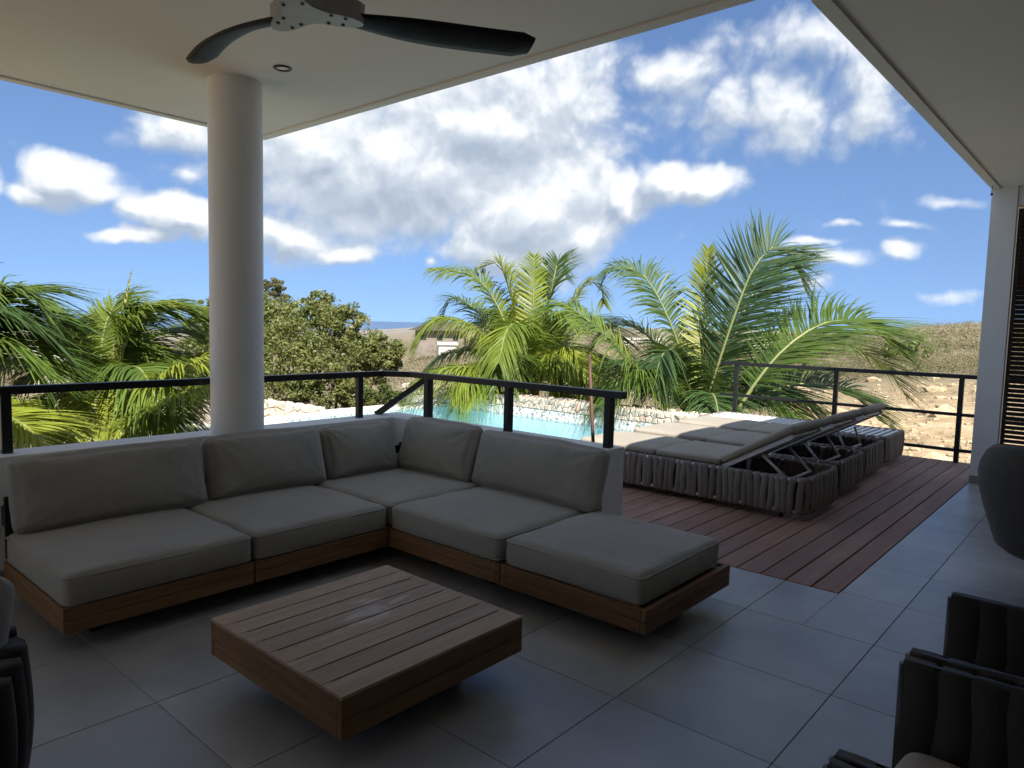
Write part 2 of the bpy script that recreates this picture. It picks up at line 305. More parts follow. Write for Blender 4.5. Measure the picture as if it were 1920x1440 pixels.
# ------------------------------------------------------------------ mesh helpers
class MB:
    def __init__(s): s.v = []; s.f = []
    def add(s, vs, fs):
        o = len(s.v); s.v += [tuple(p) for p in vs]; s.f += [tuple(i + o for i in f) for f in fs]; return s
    def box(s, a, b):
        x0, y0, z0 = a; x1, y1, z1 = b
        return s.add([(x0, y0, z0), (x1, y0, z0), (x1, y1, z0), (x0, y1, z0), (x0, y0, z1), (x1, y0, z1), (x1, y1, z1), (x0, y1, z1)],
                     [(3, 2, 1, 0), (4, 5, 6, 7), (0, 1, 5, 4), (1, 2, 6, 5), (2, 3, 7, 6), (3, 0, 4, 7)])
    def bbox(s, a, b, r=.004):         # box with chamfered edges
        bm = bmesh.new(); bmesh.ops.create_cube(bm, size=1)
        for v in bm.verts: v.co = Vector([(a[i] + b[i]) / 2 + v.co[i] * (b[i] - a[i]) for i in range(3)])
        bmesh.ops.bevel(bm, geom=bm.edges[:], offset=r, segments=1, affect='EDGES', profile=.5)
        bm.verts.index_update(); s.add([v.co for v in bm.verts], [[v.index for v in f.verts] for f in bm.faces]); bm.free(); return s
    def tube(s, pts, rad, n=8, closed=False, cap=True):
        pts = [Vector(p) for p in pts]; L = len(pts)
        rads = rad if isinstance(rad, (list, tuple)) else [rad] * L
        rings = []; prev = None
        for i, p in enumerate(pts):
            if closed: t = pts[(i + 1) % L] - pts[i - 1]
            else: t = pts[min(i + 1, L - 1)] - pts[max(i - 1, 0)]
            t.normalize()
            if prev is None:
                a = Vector((0, 0, 1)) if abs(t.z) < .9 else Vector((1, 0, 0)); u = t.cross(a).normalized()
            else: u = (prev - t * prev.dot(t)).normalized()
            prev = u; w = t.cross(u)
            rings.append([p + (u * math.cos(2 * PI * k / n) + w * math.sin(2 * PI * k / n)) * rads[i] for k in range(n)])
        vs = [q for r in rings for q in r]; fs = []
        for i in range(L if closed else L - 1):
            j = (i + 1) % L
            for k in range(n): fs.append((i * n + k, i * n + (k + 1) % n, j * n + (k + 1) % n, j * n + k))
        if cap and not closed: fs += [tuple(range(n))[::-1], tuple((L - 1) * n + k for k in range(n))]
        return s.add(vs, fs)
    def lathe(s, prof, n=32, c=(0, 0, 0)):
        vs = []; fs = []
        for r, z in prof: vs += [(c[0] + r * math.cos(2 * PI * k / n), c[1] + r * math.sin(2 * PI * k / n), c[2] + z) for k in range(n)]
        for i in range(len(prof) - 1):
            for k in range(n): fs.append((i * n + k, i * n + (k + 1) % n, (i + 1) * n + (k + 1) % n, (i + 1) * n + k))
        return s.add(vs, fs)
    def mesh(s, name, mat, smooth=False):
        me = bpy.data.meshes.new(name); me.from_pydata(s.v, [], s.f); me.update()
        me.materials.append(MAT[mat] if isinstance(mat, str) else mat)
        if smooth: me.polygons.foreach_set('use_smooth', [True] * len(me.polygons))
        return me
    def build(s, name, mat, parent=None, smooth=False, loc=None, rot=None):
        return link(name, s.mesh(name, mat, smooth), parent, loc, rot)
def link(name, me, parent=None, loc=None, rot=None):
    o = bpy.data.objects.new(name, me); COL.objects.link(o)
    if parent is not None: o.parent = parent
    if loc is not None: o.location = loc
    if rot is not None: o.rotation_euler = rot
    return o
def empty(name, loc=(0, 0, 0), rz=0):
    o = bpy.data.objects.new(name, None); COL.objects.link(o); o.location = loc; o.rotation_euler.z = rz; o.empty_display_size = .1; return o
def tag(o, label=None, cat=None, group=None, kind=None):
    if label: o['label'] = label
    if cat: o['category'] = cat
    if group: o['group'] = group
    if kind: o['kind'] = kind
    return o
def np_mesh(name, V, faces, mat):
    """V (n,3), faces (m,k) array of equal-sized faces"""
    me = bpy.data.meshes.new(name); k = faces.shape[1]
    me.vertices.add(len(V)); me.vertices.foreach_set('co', np.asarray(V, np.float32).ravel())
    me.loops.add(faces.size); me.loops.foreach_set('vertex_index', faces.astype(np.int32).ravel())
    me.polygons.add(len(faces)); me.polygons.foreach_set('loop_start', np.arange(0, faces.size, k, dtype=np.int32))
    me.update(calc_edges=True); me.validate(); me.materials.append(MAT[mat]); return me

# ------------------------------------------------------------------ ground, hills, sea
def interp(tab, r):
    xs = np.log([a for a, b in tab]); return np.interp(np.log(r), xs, [b for a, b in tab])
LEFT = [(2, -1.9), (8, -1.9), (15, -2.3), (30, -3.2), (60, -5), (150, -9.5), (400, -17), (1000, -29), (2200, -38), (2900, -44), (6000, -70)]
MID = [(2, -1.9), (9, -1.6), (15, -1.8), (30, -2.1), (60, -2.2), (150, -2.1), (400, -4), (1000, -3), (2500, -1.0), (3200, -2), (6000, -70)]
RIGHT = [(2, -1.9), (8, -1.5), (10.5, -1.15), (14, -1.05), (25, -.95), (45, -.85), (70, -.1), (120, 1.1), (200, 3.0), (280, 5.6), (420, 4.5), (1500, 3), (3200, 0), (6000, -70)]
def ground_z(x, y):
    r = np.hypot(x, y) + 1e-6; a = np.degrees(np.arctan2(y, x))
    ss = lambda e0, e1, v: (lambda t: t * t * (3 - 2 * t))(np.clip((v - e0) / (e1 - e0), 0, 1))
    wl_ = ss(42, 56, a); wr_ = 1 - ss(7, 24, a)
    wl_ = np.where(a < -100, 1, wl_)
    z = interp(MID, r) * (1 - wl_) * (1 - wr_) + interp(LEFT, r) * wl_ + interp(RIGHT, r) * wr_
    k = np.clip((r - 12) / 40, 0, 1)
    nz = 0.5 * np.sin(x * .043 + 1) * np.cos(y * .051) + .25 * np.sin(x * .13 + y * .11) + .9 * np.sin(x * .011) * np.cos(y * .013 + 2)
    return z + k * nz * np.clip(r / 60, .15, 1.2) + .05 * np.sin(x * 1.3) * np.cos(y * 1.1)
def build_ground():
    na, rs = 288, np.geomspace(1.5, 6000, 130)
    A = np.linspace(0, 2 * PI, na, endpoint=False)
    X = np.outer(rs, np.cos(A)); Y = np.outer(rs, np.sin(A)); Z = ground_z(X, Y)
    V = np.stack([X, Y, Z], -1).reshape(-1, 3)
    i = np.arange(len(rs) - 1)[:, None]; j = np.arange(na)[None]
    f = np.stack([i * na + j, (i + 1) * na + j, (i + 1) * na + (j + 1) % na, i * na + (j + 1) % na], -1).reshape(-1, 4)
    me = np_mesh('ground', V, f, 'ground'); me.polygons.foreach_set('use_smooth', [True] * len(me.polygons))
    tag(link('ground', me), kind='structure')
build_ground()
MB().lathe([(900, 0), (4000, 0), (12000, 0), (45000, 0)], 96, (0, 0, -40)).build('sea', 'sea')['kind'] = 'structure'

# ------------------------------------------------------------------ terrace floor, deck
DX0, DY0 = 4.04, 1.1225          # deck corner
PX0, PX1, PY0, PY1, PZ = 3.58, 3.81, 4.36, 4.58, .67   # parapet
fl = MB().box((-8, -8, -.3), (DX0 - .002, PY1, -.0035)).box((DX0 - .002, -8, -.3), (9.3, DY0 - .002, -.0035)).build('terrace_floor', 'grout'); tag(fl, kind='structure')
TX, TY, TP = 2.87, .80, .605
for i in range(-13, 11):
    for j in range(-9, 7):
        x0, x1 = TX + i * TP, TX + (i + 1) * TP; y0, y1 = TY + j * TP, TY + (j + 1) * TP
        g = .0015
        x0 += g; x1 -= g; y0 += g; y1 -= g
        if y1 > PY0: y1 = PY0
        if x0 > 9.25: continue
        if x1 > 9.28: x1 = 9.28
        rects = [(x0, x1, y0, y1)]
        if x1 > DX0 and y1 > DY0:
            rects = []
            if y0 < DY0 - .02: rects.append((x0, x1, y0, DY0 - .004))
            if x0 < DX0 - .02: rects.append((x0, DX0 - .004, max(y0, DY0 - .004) if rects else y0, y1))
        for (a, b, c, d) in rects:
            if b - a < .02 or d - c < .02: continue
            MB().bbox((a, c, -.011), (b, d, 0), .0015).build('floor_tile', 'tile', fl)
dk = MB().box((DX0, DY0, -.25), (9.28, 4.4, -.04)).build('wooden_deck', 'under'); tag(dk, kind='structure')
BW, BG = .1375, .008
def plank(x0, x1, y0, y1):
    MB().bbox((x0, y0, -.03), (x1, y1, .004 + random.uniform(-.0008, .0008)), .003).build('plank', 'deck', dk)
k = 0; y = DY0
while y < 4.36:
    plank(DX0, 8.165 if k != 99 else 0, y, y + BW); plank(8.17, 9.27, y, y + BW); y += BW + BG; k += 1

# ------------------------------------------------------------------ villa: roof, column, walls
villa = tag(empty('villa'), 'white flat roofed villa terrace with round column and deep eaves', 'house')
CL, CR = 2.87, 2.80              # soffit heights
RX, RY = 3.124, 5.455            # open corner of the left roof
RYR = 1.1225
MB().box((-5, -4, CL), (RX - .07, RY - .07, CL + .33)).build('roof_slab', 'ceiling', villa)
MB().box((RX - .07, -4, CL), (RX - .0, RYR - .07, CL + .33)).box((RX, -4, CR), (9.4, RYR - .07, CL + .33)).build('roof_slab', 'ceiling', villa)
e1 = MB().box((RX - .068, RYR, CL - .012), (RX, RY, CL + .36)).build('drip_edge', 'ceiling', villa)
e2 = MB().box((-5, RY - .068, CL - .012), (RX - .07, RY, CL + .36)).build('drip_edge', 'ceiling', villa)
e3 = MB().box((RX + .002, RYR - .068, CR - .012), (9.4, RYR, CL + .36)).build('drip_edge', 'ceiling', villa)
CX, CY, CRAD = 2.279, 4.325, .1615
MB().lathe([(CRAD, 0), (CRAD, 1), (CRAD, 2), (CRAD, CL - .0005)], 64, (CX, CY, 0)).build('column', 'column', villa, True)
WX = 8.05
MB().box((WX, .917, 0), (WX + .25, DY0 - .003, CR)).build('end_wall', 'plaster', villa)
MB().box((WX - .01, .917, .001), (WX - .0005, DY0 - .004, .075)).build('skirting', 'skirting', villa)
MB().box((WX + .02, -4, 2.62), (WX + .2, .915, CR)).build('lintel', 'plaster', villa)
MB().box((-5.2, -2.6, -.3), (9.4, -2.4, CR - .001)).build('unseen_back_wall', 'interior', villa)  # unseen; moved close and darkened to hold back light from behind
MB().box((-5.2, -2.39, -.3), (-5.0, 1.6, CR - .001)).build('unseen_side_wall', 'interior', villa)  # unseen; added to enclose the terrace and keep it dim
# louvre shutter: every slat a board tilted so that one sees down and out between them
for (y0, y1) in ((-.15, .905), (-1.25, -.17)):
    sh = MB().box((WX + .06, y1 - .03, .005), (WX + .11, y1, 2.6)).box((WX + .06, y0, .005), (WX + .11, y0 + .03, 2.6)).box((WX + .06, y0 + .03, .005), (WX + .11, y1 - .03, .06)).box((WX + .06, y0 + .03, 2.54), (WX + .11, y1 - .03, 2.6)).build('louvre_shutter', 'louvre', villa)
    me = MB().bbox((-.032, 0, -.005), (.032, y1 - y0 - .06, .005), .002).mesh('slat', 'louvre')
    z = .085
    while z < 2.53:
        link('slat', me, sh, (WX + .085, y0 + .03, z), (0, math.radians(33), 0)); z += .0435

# parapet walls (one L-shaped wall) and their skirting
pw = MB()
X0, XE, YE = -5.0, PX1, 2.37
vs = [(X0, PY0), (PX0, PY0), (PX0, YE), (PX1, YE), (PX1, PY1), (X0, PY1)]
pw.add([(x, y, -.6) for x, y in vs] + [(x, y, PZ) for x, y in vs], [(5, 4, 3, 2, 1, 0), (6, 7, 8, 9, 10, 11)] + [(i, (i + 1) % 6, (i + 1) % 6 + 6, i + 6) for i in range(6)])
par = tag(pw.build('parapet_wall', 'plaster'), 'low white L shaped parapet wall behind the corner sofa', 'wall')
bv = par.modifiers.new('b', 'BEVEL'); bv.width = .006; bv.segments = 2
MB().box((X0, PY0 - .01, .001), (PX0 - .012, PY0 - .0005, .075)).box((PX0 - .01, YE + .001, .001), (PX0 - .0005, PY0 - .012, .075)).build('skirting', 'skirting', par)
sk = tag(MB().bbox((1.0, PY0 - .05, .31), (1.07, PY0 - .0005, .42), .006).build('wall_socket', 'black'), 'small black socket box fixed low on the parapet behind the sofa', 'lamp')  # black box meant as a wall socket, gives no light

# black handrail on the parapet
rail = tag(empty('handrail', (PX0, PY0, PZ)), 'black metal handrail on short posts along the white parapet', 'railing')
def rbuild(mb, name): 
    o = mb.build(name, 'black', rail); o.location = -Vector((PX0, PY0, PZ)); return o
ry, rx, rz = 4.47, 3.70, 1.005
def beam(mb, a, b, w, h):
    a = Vector(a); b = Vector(b); t = (b - a).normalized(); s = t.cross(Vector((0, 0, 1))).normalized() * w / 2; u = s.cross(t).normalized() * h / 2
    vs = [p + i * s + j * u for p in (a, b) for i, j in ((-1, -1), (1, -1), (1, 1), (-1, 1))]
    return mb.add(vs, [(0, 1, 2, 3), (7, 6, 5, 4), (0, 4, 5, 1), (1, 5, 6, 2), (2, 6, 7, 3), (3, 7, 4, 0)])
c1, c2 = (3.56, ry, rz), (rx, 4.26, rz)
rbuild(beam(MB(), (-5, ry, rz), (3.56, ry, rz), .06, .042), 'top_rail')
rbuild(beam(MB(), (3.556, ry + .004, rz), (rx + .003, 4.262, rz), .06, .0415), 'top_rail')
rbuild(beam(MB(), (rx, 4.265, rz), (rx, 2.315, rz), .06, .042), 'top_rail')
for (x, y, w) in ((1.06, ry, .05), (3.345, ry, .045), (-1.2, ry, .05), (rx, 4.08, .05), (rx + .055, 4.13, .05), (rx, 3.25, .05), (rx, 2.42, .05)):
    rbuild(MB().bbox((x - w / 2, y - w / 2, PZ + .0005), (x + w / 2, y + w / 2, rz - .02), .003), 'post')
rbuild(beam(MB(), (3.585, 4.56, PZ + .0), (rx + .05, 4.15, rz - .03), .045, .045), 'brace')

# deck railing with three rails, against the drop
dr = tag(empty('deck_railing', (9.21, 1.0, 0)), 'black three rail metal railing at the far edge of the deck', 'railing')
def dbuild(mb, name): 
    o = mb.build(name, 'black', dr); o.location = (-9.21, -1.0, 0); return o
for z, h in ((.965, .045), (.54, .035), (.14, .035)):
    dbuild(MB().bbox((9.185 if z > .9 else 9.195, -.9, z - h / 2), (9.24 if z > .9 else 9.23, 4.24, z + h / 2), .003), 'rail')
for y in (1.42, 2.74, 4.02, .1):
    dbuild(MB().bbox((9.187, y - .025, .0), (9.237, y + .025, .942), .003), 'post')

# ------------------------------------------------------------------ ceiling fan, downlight
FH = Vector((1.455, 2.27, 2.49))
fan = tag(empty('ceiling_fan', FH), 'black three blade ceiling fan with grey hub plate', 'fan')
MB().lathe([(.0, .06), (.10, .06), (.115, .09), (.10, .15), (.03, .17), (.016, .18), (.016, .33), (.05, .34), (.055, .378), (0, .378)], 32).build('motor', 'black', fan, True)
HUBA = [math.radians(a) for a in (88, -27, 210)]
def blade_mesh(a):
    sec = []; n = 15
    for i in range(n):
        t = i / (n - 1); r = .10 + t * .76
        w = (.040 + .032 * math.sin(min(1, t * 1.6) * PI / 2)) * (1 if t < .95 else math.sqrt(max(.45, 1 - ((t - .95) / .055) ** 2)))
        off = .10 * math.sin(t * PI) * .5; tilt = -math.radians(4 + 14 * math.sin(min(1, t * 2.2) * PI / 2)); zz = .012 * math.sin(t * PI) + .022 * t
        pts = []
        for (u, v) in ((-1, 0), (-.6, .011), (0, .014), (.6, .011), (1, 0), (.6, -.006), (0, -.008), (-.6, -.006)):
            q = Vector((r, off + w * u * math.cos(tilt) - v * math.sin(tilt), zz + w * u * math.sin(tilt) + v * math.cos(tilt)))
            pts.append(Matrix.Rotation(a, 3, 'Z') @ q)
        sec.append(pts)
    mb = MB(); vs = [p for s in sec for p in s]; fs = []
    for i in range(n - 1):
        for k in range(8): fs.append((i * 8 + k, (i + 1) * 8 + k, (i + 1) * 8 + (k + 1) % 8, i * 8 + (k + 1) % 8))
    fs += [tuple(range(8)), tuple((n - 1) * 8 + k for k in range(8))[::-1]]
    return mb.add(vs, fs)
for a in HUBA: blade_mesh(a).build('blade', 'blade', fan, True)
mb = MB(); ring = []
for k in range(60):
    th = 2 * PI * k / 60
    d = min(abs((th - a + PI) % (2 * PI) - PI) for a in HUBA)
    ring.append((.075 + .13 * math.exp(-(d / .42) ** 2), th))
vs = [(r * math.cos(t), r * math.sin(t), -.012) for r, t in ring] + [(r * 1.02 * math.cos(t), r * 1.02 * math.sin(t), .055) for r, t in ring]
mb.add(vs, [tuple(range(60))[::-1], tuple(range(60, 120))] + [(k, (k + 1) % 60, (k + 1) % 60 + 60, k + 60) for k in range(60)])
hub = mb.build('hub_plate', 'hub', fan)
for a in HUBA:
    for (r, o) in ((.085, -.035), (.085, .035), (.135, -.028), (.135, .028)):
        q = Matrix.Rotation(a, 3, 'Z') @ Vector((r, o, 0))
        MB().lathe([(0, -.0165), (.006, -.0165), (.007, -.0125)], 10, (q.x, q.y, 0)).build('screw', 'black', hub)
dl = tag(empty('downlight', (2.32, 3.85, CL)), 'small round black recessed downlight in the soffit beside the column', 'lamp')
MB().lathe([(.032, -.004), (.036, -.008), (.05, -.008), (.053, -.001)], 32).build('ring', 'black', dl, True)
MB().lathe([(0, -.003), (.031, -.003)], 24).build('lens', 'lamp', dl)
hc = tag(empty('hanging_sensor', (7.85, RYR - .03, CR - .013)), 'thin black cord with a small bulb end hanging from the eave', 'cord')
MB().tube([(0, 0, 0), (.004, 0, -.03), (-.003, .003, -.07)], .003, 6).build('cord', 'black', hc)
MB().lathe([(0, -.092), (.010, -.086), (.012, -.078), (.006, -.068)], 10).build('bulb', 'black', hc, True)

# ------------------------------------------------------------------ cushions
def cushion_mesh(w, d, h, r=.05, puff=.02, seed=0, nx=16, ny=16, nz=5, pinch=0.0, wr=.004):
    """soft block: rounded edges, crowned faces, creases; centred in x,y, base at z=0"""
    bm = bmesh.new(); idx = {}
    off = Vector((seed * 3.7, seed * 1.3, seed * 2.1))
    def P(i, j, k):
        u, v, q = i / nx * 2 - 1, j / ny * 2 - 1, k / nz * 2 - 1
        # denser rings at the rims
        su, sv = math.copysign(abs(u) ** .72, u), math.copysign(abs(v) ** .72, v)
        x, y, z = su * w / 2, sv * d / 2, q * h / 2
        hx, hy, hz = w / 2 - r, d / 2 - r, max(h / 2 - r, .001)
        c = Vector((max(-hx, min(hx, x)), max(-hy, min(hy, y)), max(-hz, min(hz, z))))
        dlt = Vector((x, y, z)) - c
        if dlt.length > 1e-6: p = c + dlt.normalized() * min(r, dlt.length if dlt.length < r else r)
        else: p = Vector((x, y, z))
        cr = (1 - su * su) * (1 - sv * sv); p.z += q * puff * cr
        p.x += su * puff * .5 * (1 - q * q) * (1 - sv * sv); p.y += sv * puff * .5 * (1 - q * q) * (1 - su * su)
        if pinch:
            cn = (abs(su) ** 4) * (abs(sv) ** 4); p.z *= 1 - .55 * (abs(su) ** 6 + abs(sv) ** 6) * pinch * .5 - .35 * cn * pinch
            ed = 1 - .05 * pinch * (1 - abs(sv) ** 2) * abs(su) ** 6; p.x *= ed; p.y *= 1 - .05 * pinch * (1 - abs(su) ** 2) * abs(sv) ** 6
        if pinch:       # creases running in from the corners and seams
            for sx in (-1, 1):
                for sy in (-1, 1):
                    dx, dy = p.x - sx * w / 2, p.y - sy * d / 2; dd = math.hypot(dx, dy)
                    p.z += (1 if q > 0 else -1) * .0085 * math.sin(math.atan2(dy, dx) * 15 + seed * 1.7 + dd * 9) * math.exp(-dd / .13) * min(1, dd / .02)
                    ear = math.exp(-dd / .05) * .016 * pinch; p.x += sx * ear; p.y += sy * ear
        nn = noise.noise_vector(p * 5 + off) * wr + noise.noise_vector(p * 14 + off) * wr * .55
        e = max(abs(su), abs(sv)) ** 3
        rid = abs(noise.noise(Vector((p.x * 9, p.y * 9, p.z * 9)) + off))
        nn += Vector((0, 0, 1)) * (.03 * wr / .004 * (.12 - min(.12, rid)) * e * (1 if q > 0 else -1))
        return p + nn
    def V(i, j, k):
        if (i, j, k) not in idx: idx[(i, j, k)] = bm.verts.new(P(i, j, k))
        return idx[(i, j, k)]
    for i in range(nx):
        for j in range(ny):
            bm.faces.new((V(i, j, nz), V(i + 1, j, nz), V(i + 1, j + 1, nz), V(i, j + 1, nz))); bm.faces.new((V(i, j + 1, 0), V(i + 1, j + 1, 0), V(i + 1, j, 0), V(i, j, 0)))
    for k in range(nz):
        for i in range(nx):
            bm.faces.new((V(i, 0, k), V(i + 1, 0, k), V(i + 1, 0, k + 1), V(i, 0, k + 1))); bm.faces.new((V(i + 1, ny, k), V(i, ny, k), V(i, ny, k + 1), V(i + 1, ny, k + 1)))
        for j in range(ny):
            bm.faces.new((V(0, j + 1, k), V(0, j, k), V(0, j, k + 1), V(0, j + 1, k + 1))); bm.faces.new((V(nx, j, k), V(nx, j + 1, k), V(nx, j + 1, k + 1), V(nx, j, k + 1)))
    me = bpy.data.meshes.new('cushion'); 
    for v in bm.verts: v.co.z += h / 2
    bm.to_mesh(me); bm.free(); me.polygons.foreach_set('use_smooth', [True] * len(me.polygons)); return me
def cushion(name, mat, w, d, h, loc, rot=(0, 0, 0), parent=None, **k):
    me = cushion_mesh(w, d, h, **k); me.materials.append(MAT[mat]); o = link(name, me, parent, loc, rot)
    s = o.modifiers.new('s', 'SUBSURF'); s.levels = 1; s.render_levels = 1
    return o
def piping(o, w, d, z, r=.05, inset=.012):
    pts = []; hw, hd = w / 2 - .004, d / 2 - .004; rc = r * .62
    for cx, cy, a0 in ((1, 1, 0), (-1, 1, 90), (-1, -1, 180), (1, -1, 270)):
        for k in range(5):
            a = math.radians(a0 + k * 22.5); pts.append((cx * (hw - rc) + rc * math.cos(a), cy * (hd - rc) + rc * math.sin(a), z))
    return MB().tube(pts, .0045, 6, closed=True).build('piping', 'sofa', o, True)

# ------------------------------------------------------------------ corner sofa
SB0, SB1 = .095, .205            # teak frame from/to
def module(x0, x1, y0, y1, label, backs=(), legs=None):
    t = tag(empty('sofa_module', ((x0 + x1) / 2, (y0 + y1) / 2, 0)), label, 'sofa', 'modules of the corner sofa')
    def b(mb, name, mat):
        o = mb.build(name, mat, t); o.location = -t.location; return o
    h = (SB1 - SB0) / 2
    for k in range(2):
        z0, z1 = SB0 + k * h + .0015 * k, SB0 + (k + 1) * h - .001
        th = .026
        b(MB().bbox((x0, y0, z0), (x1, y0 + th, z1), .002), 'board', 'teak_x'); b(MB().bbox((x0, y1 - th, z0), (x1, y1, z1), .002), 'board', 'teak_x')
        b(MB().bbox((x0, y0 + th + .001, z0), (x0 + th, y1 - th - .001, z1), .002), 'board', 'teak_y'); b(MB().bbox((x1 - th, y0 + th + .001, z0), (x1, y1 - th - .001, z1), .002), 'board', 'teak_y')
    n = 7; sw = (y1 - y0 - .06) / n
    for k in range(n):
        b(MB().bbox((x0 + .028, y0 + .03 + k * sw + .006, SB1 - .03), (x1 - .028, y0 + .03 + (k + 1) * sw - .006, SB1 - .012), .002), 'slat', 'teak_x')
    for lx in (x0 + .19, x1 - .19):
        for ly in (y0 + .22, y1 - .19): b(MB().bbox((lx - .03, ly - .03, 0), (lx + .03, ly + .03, SB1 - .031), .003), 'leg', 'black')
    for s in backs:
        if s == 'y': b(MB().bbox((x0 + .01, y1 + .002, SB0 + .03), (x0 + .06, y1 + .012, .52), .002).bbox((x1 - .06, y1 + .002, SB0 + .03), (x1 - .01, y1 + .012, .52), .002).bbox((x0 + .061, y1 + .002, .44), (x1 - .061, y1 + .012, .5), .002), 'back_frame', 'black')
        else: b(MB().bbox((x1 + .002, y0 + .01, SB0 + .03), (x1 + .012, y0 + .06, .52), .002).bbox((x1 + .002, y1 - .06, SB0 + .03), (x1 + .012, y1 - .01, .52), .002).bbox((x1 + .002, y0 + .061, .44), (x1 + .012, y1 - .061, .5), .002), 'back_frame', 'black')
    return t
XA, XB, XC, XD = .94, 1.788, 2.636, 3.484
YA, YB, YC, YD = 1.50, 2.348, 3.232, 4.08
module(XA, XB - .004, YC, YD, 'teak sofa module at the free end of the long arm', 'y')
module(XB + .004, XC - .004, YC, YD, 'teak sofa module in front of the white column', 'y')
module(XC + .004, XD, YC + .004, YD, 'teak sofa module in the inner corner of the parapet', 'xy')
module(XC + .002, XD, YB + .004, YC - .004, 'teak sofa module between the corner and the ottoman', 'x')
module(XC, XD - .002, YA, YB - .004, 'teak ottoman module without backrest beside the deck')
SH = .148
seats = [((XA + XB) / 2, (YC + YD) / 2, .84, .85, 'taupe seat cushion at the free end of the sofa'), ((XB + XC) / 2, (YC + YD) / 2, .84, .85, 'taupe seat cushion before the column'),
         ((XC + XD) / 2 + .006, (YC + YD) / 2, .83, .84, 'taupe seat cushion filling the sofa corner'), ((XC + XD) / 2, (YB + YC) / 2, .85, .865, 'taupe seat cushion next to the ottoman'),
         ((XC + XD) / 2 - .012, (YA + YB) / 2 + .012, .80, .80, 'thick square taupe cushion on top of the ottoman')]
for i, (x, y, w, d, lab) in enumerate(seats):
    c = tag(cushion('seat_cushion', 'sofa', w, d, SH, (x, y, SB1 - .008), (0, 0, random.uniform(-.006, .006)), r=.036, puff=.020, seed=i, nz=6, nx=28, ny=28, wr=.006), lab, 'cushion', 'seat cushions of the sofa')
    piping(c, w, d, SH - .02); piping(c, w, d, .02)
# back cushions lean on the back frame; local z is thickness, local y is height
SZ = SB1 + SH - .004
def backc(p, width, height, th, facing, lean, seed, lab, rz=0):
    # facing 'y': the cushion's front looks to -y; 'x': to -x
    o = cushion('back_cushion', 'sofa', width, height, th, (0, 0, 0), r=.045, puff=.05, seed=seed + 20, nz=6, nx=30, ny=22, pinch=.6, wr=.006)
    R0 = Matrix.Rotation(PI / 2 - lean, 4, 'X')             # stand up, lean back
    turn = Matrix.Rotation((0 if facing == 'y' else -PI / 2) + rz, 4, 'Z')
    o.matrix_world = Matrix.Translation(p) @ turn @ R0 @ Matrix.Translation((0, height / 2, -th))
    return tag(o, lab, 'cushion', 'back cushions of the sofa')
lean = math.radians(17)
backc((1.44, 3.925, SZ + .012), .93, .375, .155, 'y', lean, 1, 'wide taupe back cushion at the free end of the sofa')
backc((2.335, 3.935, SZ + .012), .77, .375, .155, 'y', lean, 2, 'taupe back cushion leaning in front of the column')
backc((3.05, 3.95, SZ + .012), .58, .36, .15, 'y', lean, 3, 'small taupe back cushion in the sofa corner')
backc((3.33, 3.69, SZ + .012), .72, .385, .155, 'x', lean, 4, 'upright taupe back cushion below the corner post of the handrail')
backc((3.335, 2.80, SZ + .012), 1.02, .37, .155, 'x', lean, 5, 'creased wide taupe back cushion next to the ottoman', rz=-.03)

# ------------------------------------------------------------------ coffee table
T0, T1, TZ0, TZ1 = (1.255, 1.755), (2.115, 2.60), .12, .265
ct = tag(empty('coffee_table', ((T0[0] + T1[0]) / 2, (T0[1] + T1[1]) / 2, 0)), 'low square slatted teak coffee table with pale scuffs', 'table')
def tb(mb, name, mat, par=None):
    o = mb.build(name, mat, par or ct); o.location = -ct.location; return o
x0, x1, y0, y1 = T0[0], T1[0], T0[1], T1[1]
hh = (TZ1 - .012 - TZ0) / 2
for k in range(2):
    a, b = TZ0 + k * hh + .0015 * k, TZ0 + (k + 1) * hh - .001
    tb(MB().bbox((x0, y0, a), (x1, y0 + .024, b), .002), 'board', 'teak_x'); tb(MB().bbox((x0, y1 - .024, a), (x1, y1, b), .002), 'board', 'teak_x')
    tb(MB().bbox((x0, y0 + .025, a), (x0 + .024, y1 - .025, b), .002), 'board', 'teak_y'); tb(MB().bbox((x1 - .024, y0 + .025, a), (x1, y1 - .025, b), .002), 'board', 'teak_y')
n = 8; sw = (y1 - y0) / n
for k in range(n):
    tb(MB().bbox((x0, y0 + k * sw + (.0035 if k else 0), TZ1 - .0125), (x1, y0 + (k + 1) * sw - (.0035 if k < n - 1 else 0), TZ1 + random.uniform(-.0006, .0006)), .0015), 'slat', 'table')
    if k:
        for a, b in ((x0 + .001, x0 + .034), (x1 - .034, x1 - .001)): tb(MB().box((a, y0 + k * sw - .0034, TZ1 - .012), (b, y0 + k * sw + .0034, TZ1 - .0015)), 'filler', 'table')
tb(MB().box((x0 + .03, y0 + .03, TZ1 - .05), (x1 - .03, y1 - .03, TZ1 - .03)), 'underside', 'under')
for lx in (x0 + .24, x1 - .2):
    for ly in (y0 + .22, y1 - .2): tb(MB().bbox((lx - .04, ly - .04, 0), (lx + .04, ly + .04, TZ1 - .051), .003), 'leg', 'black')

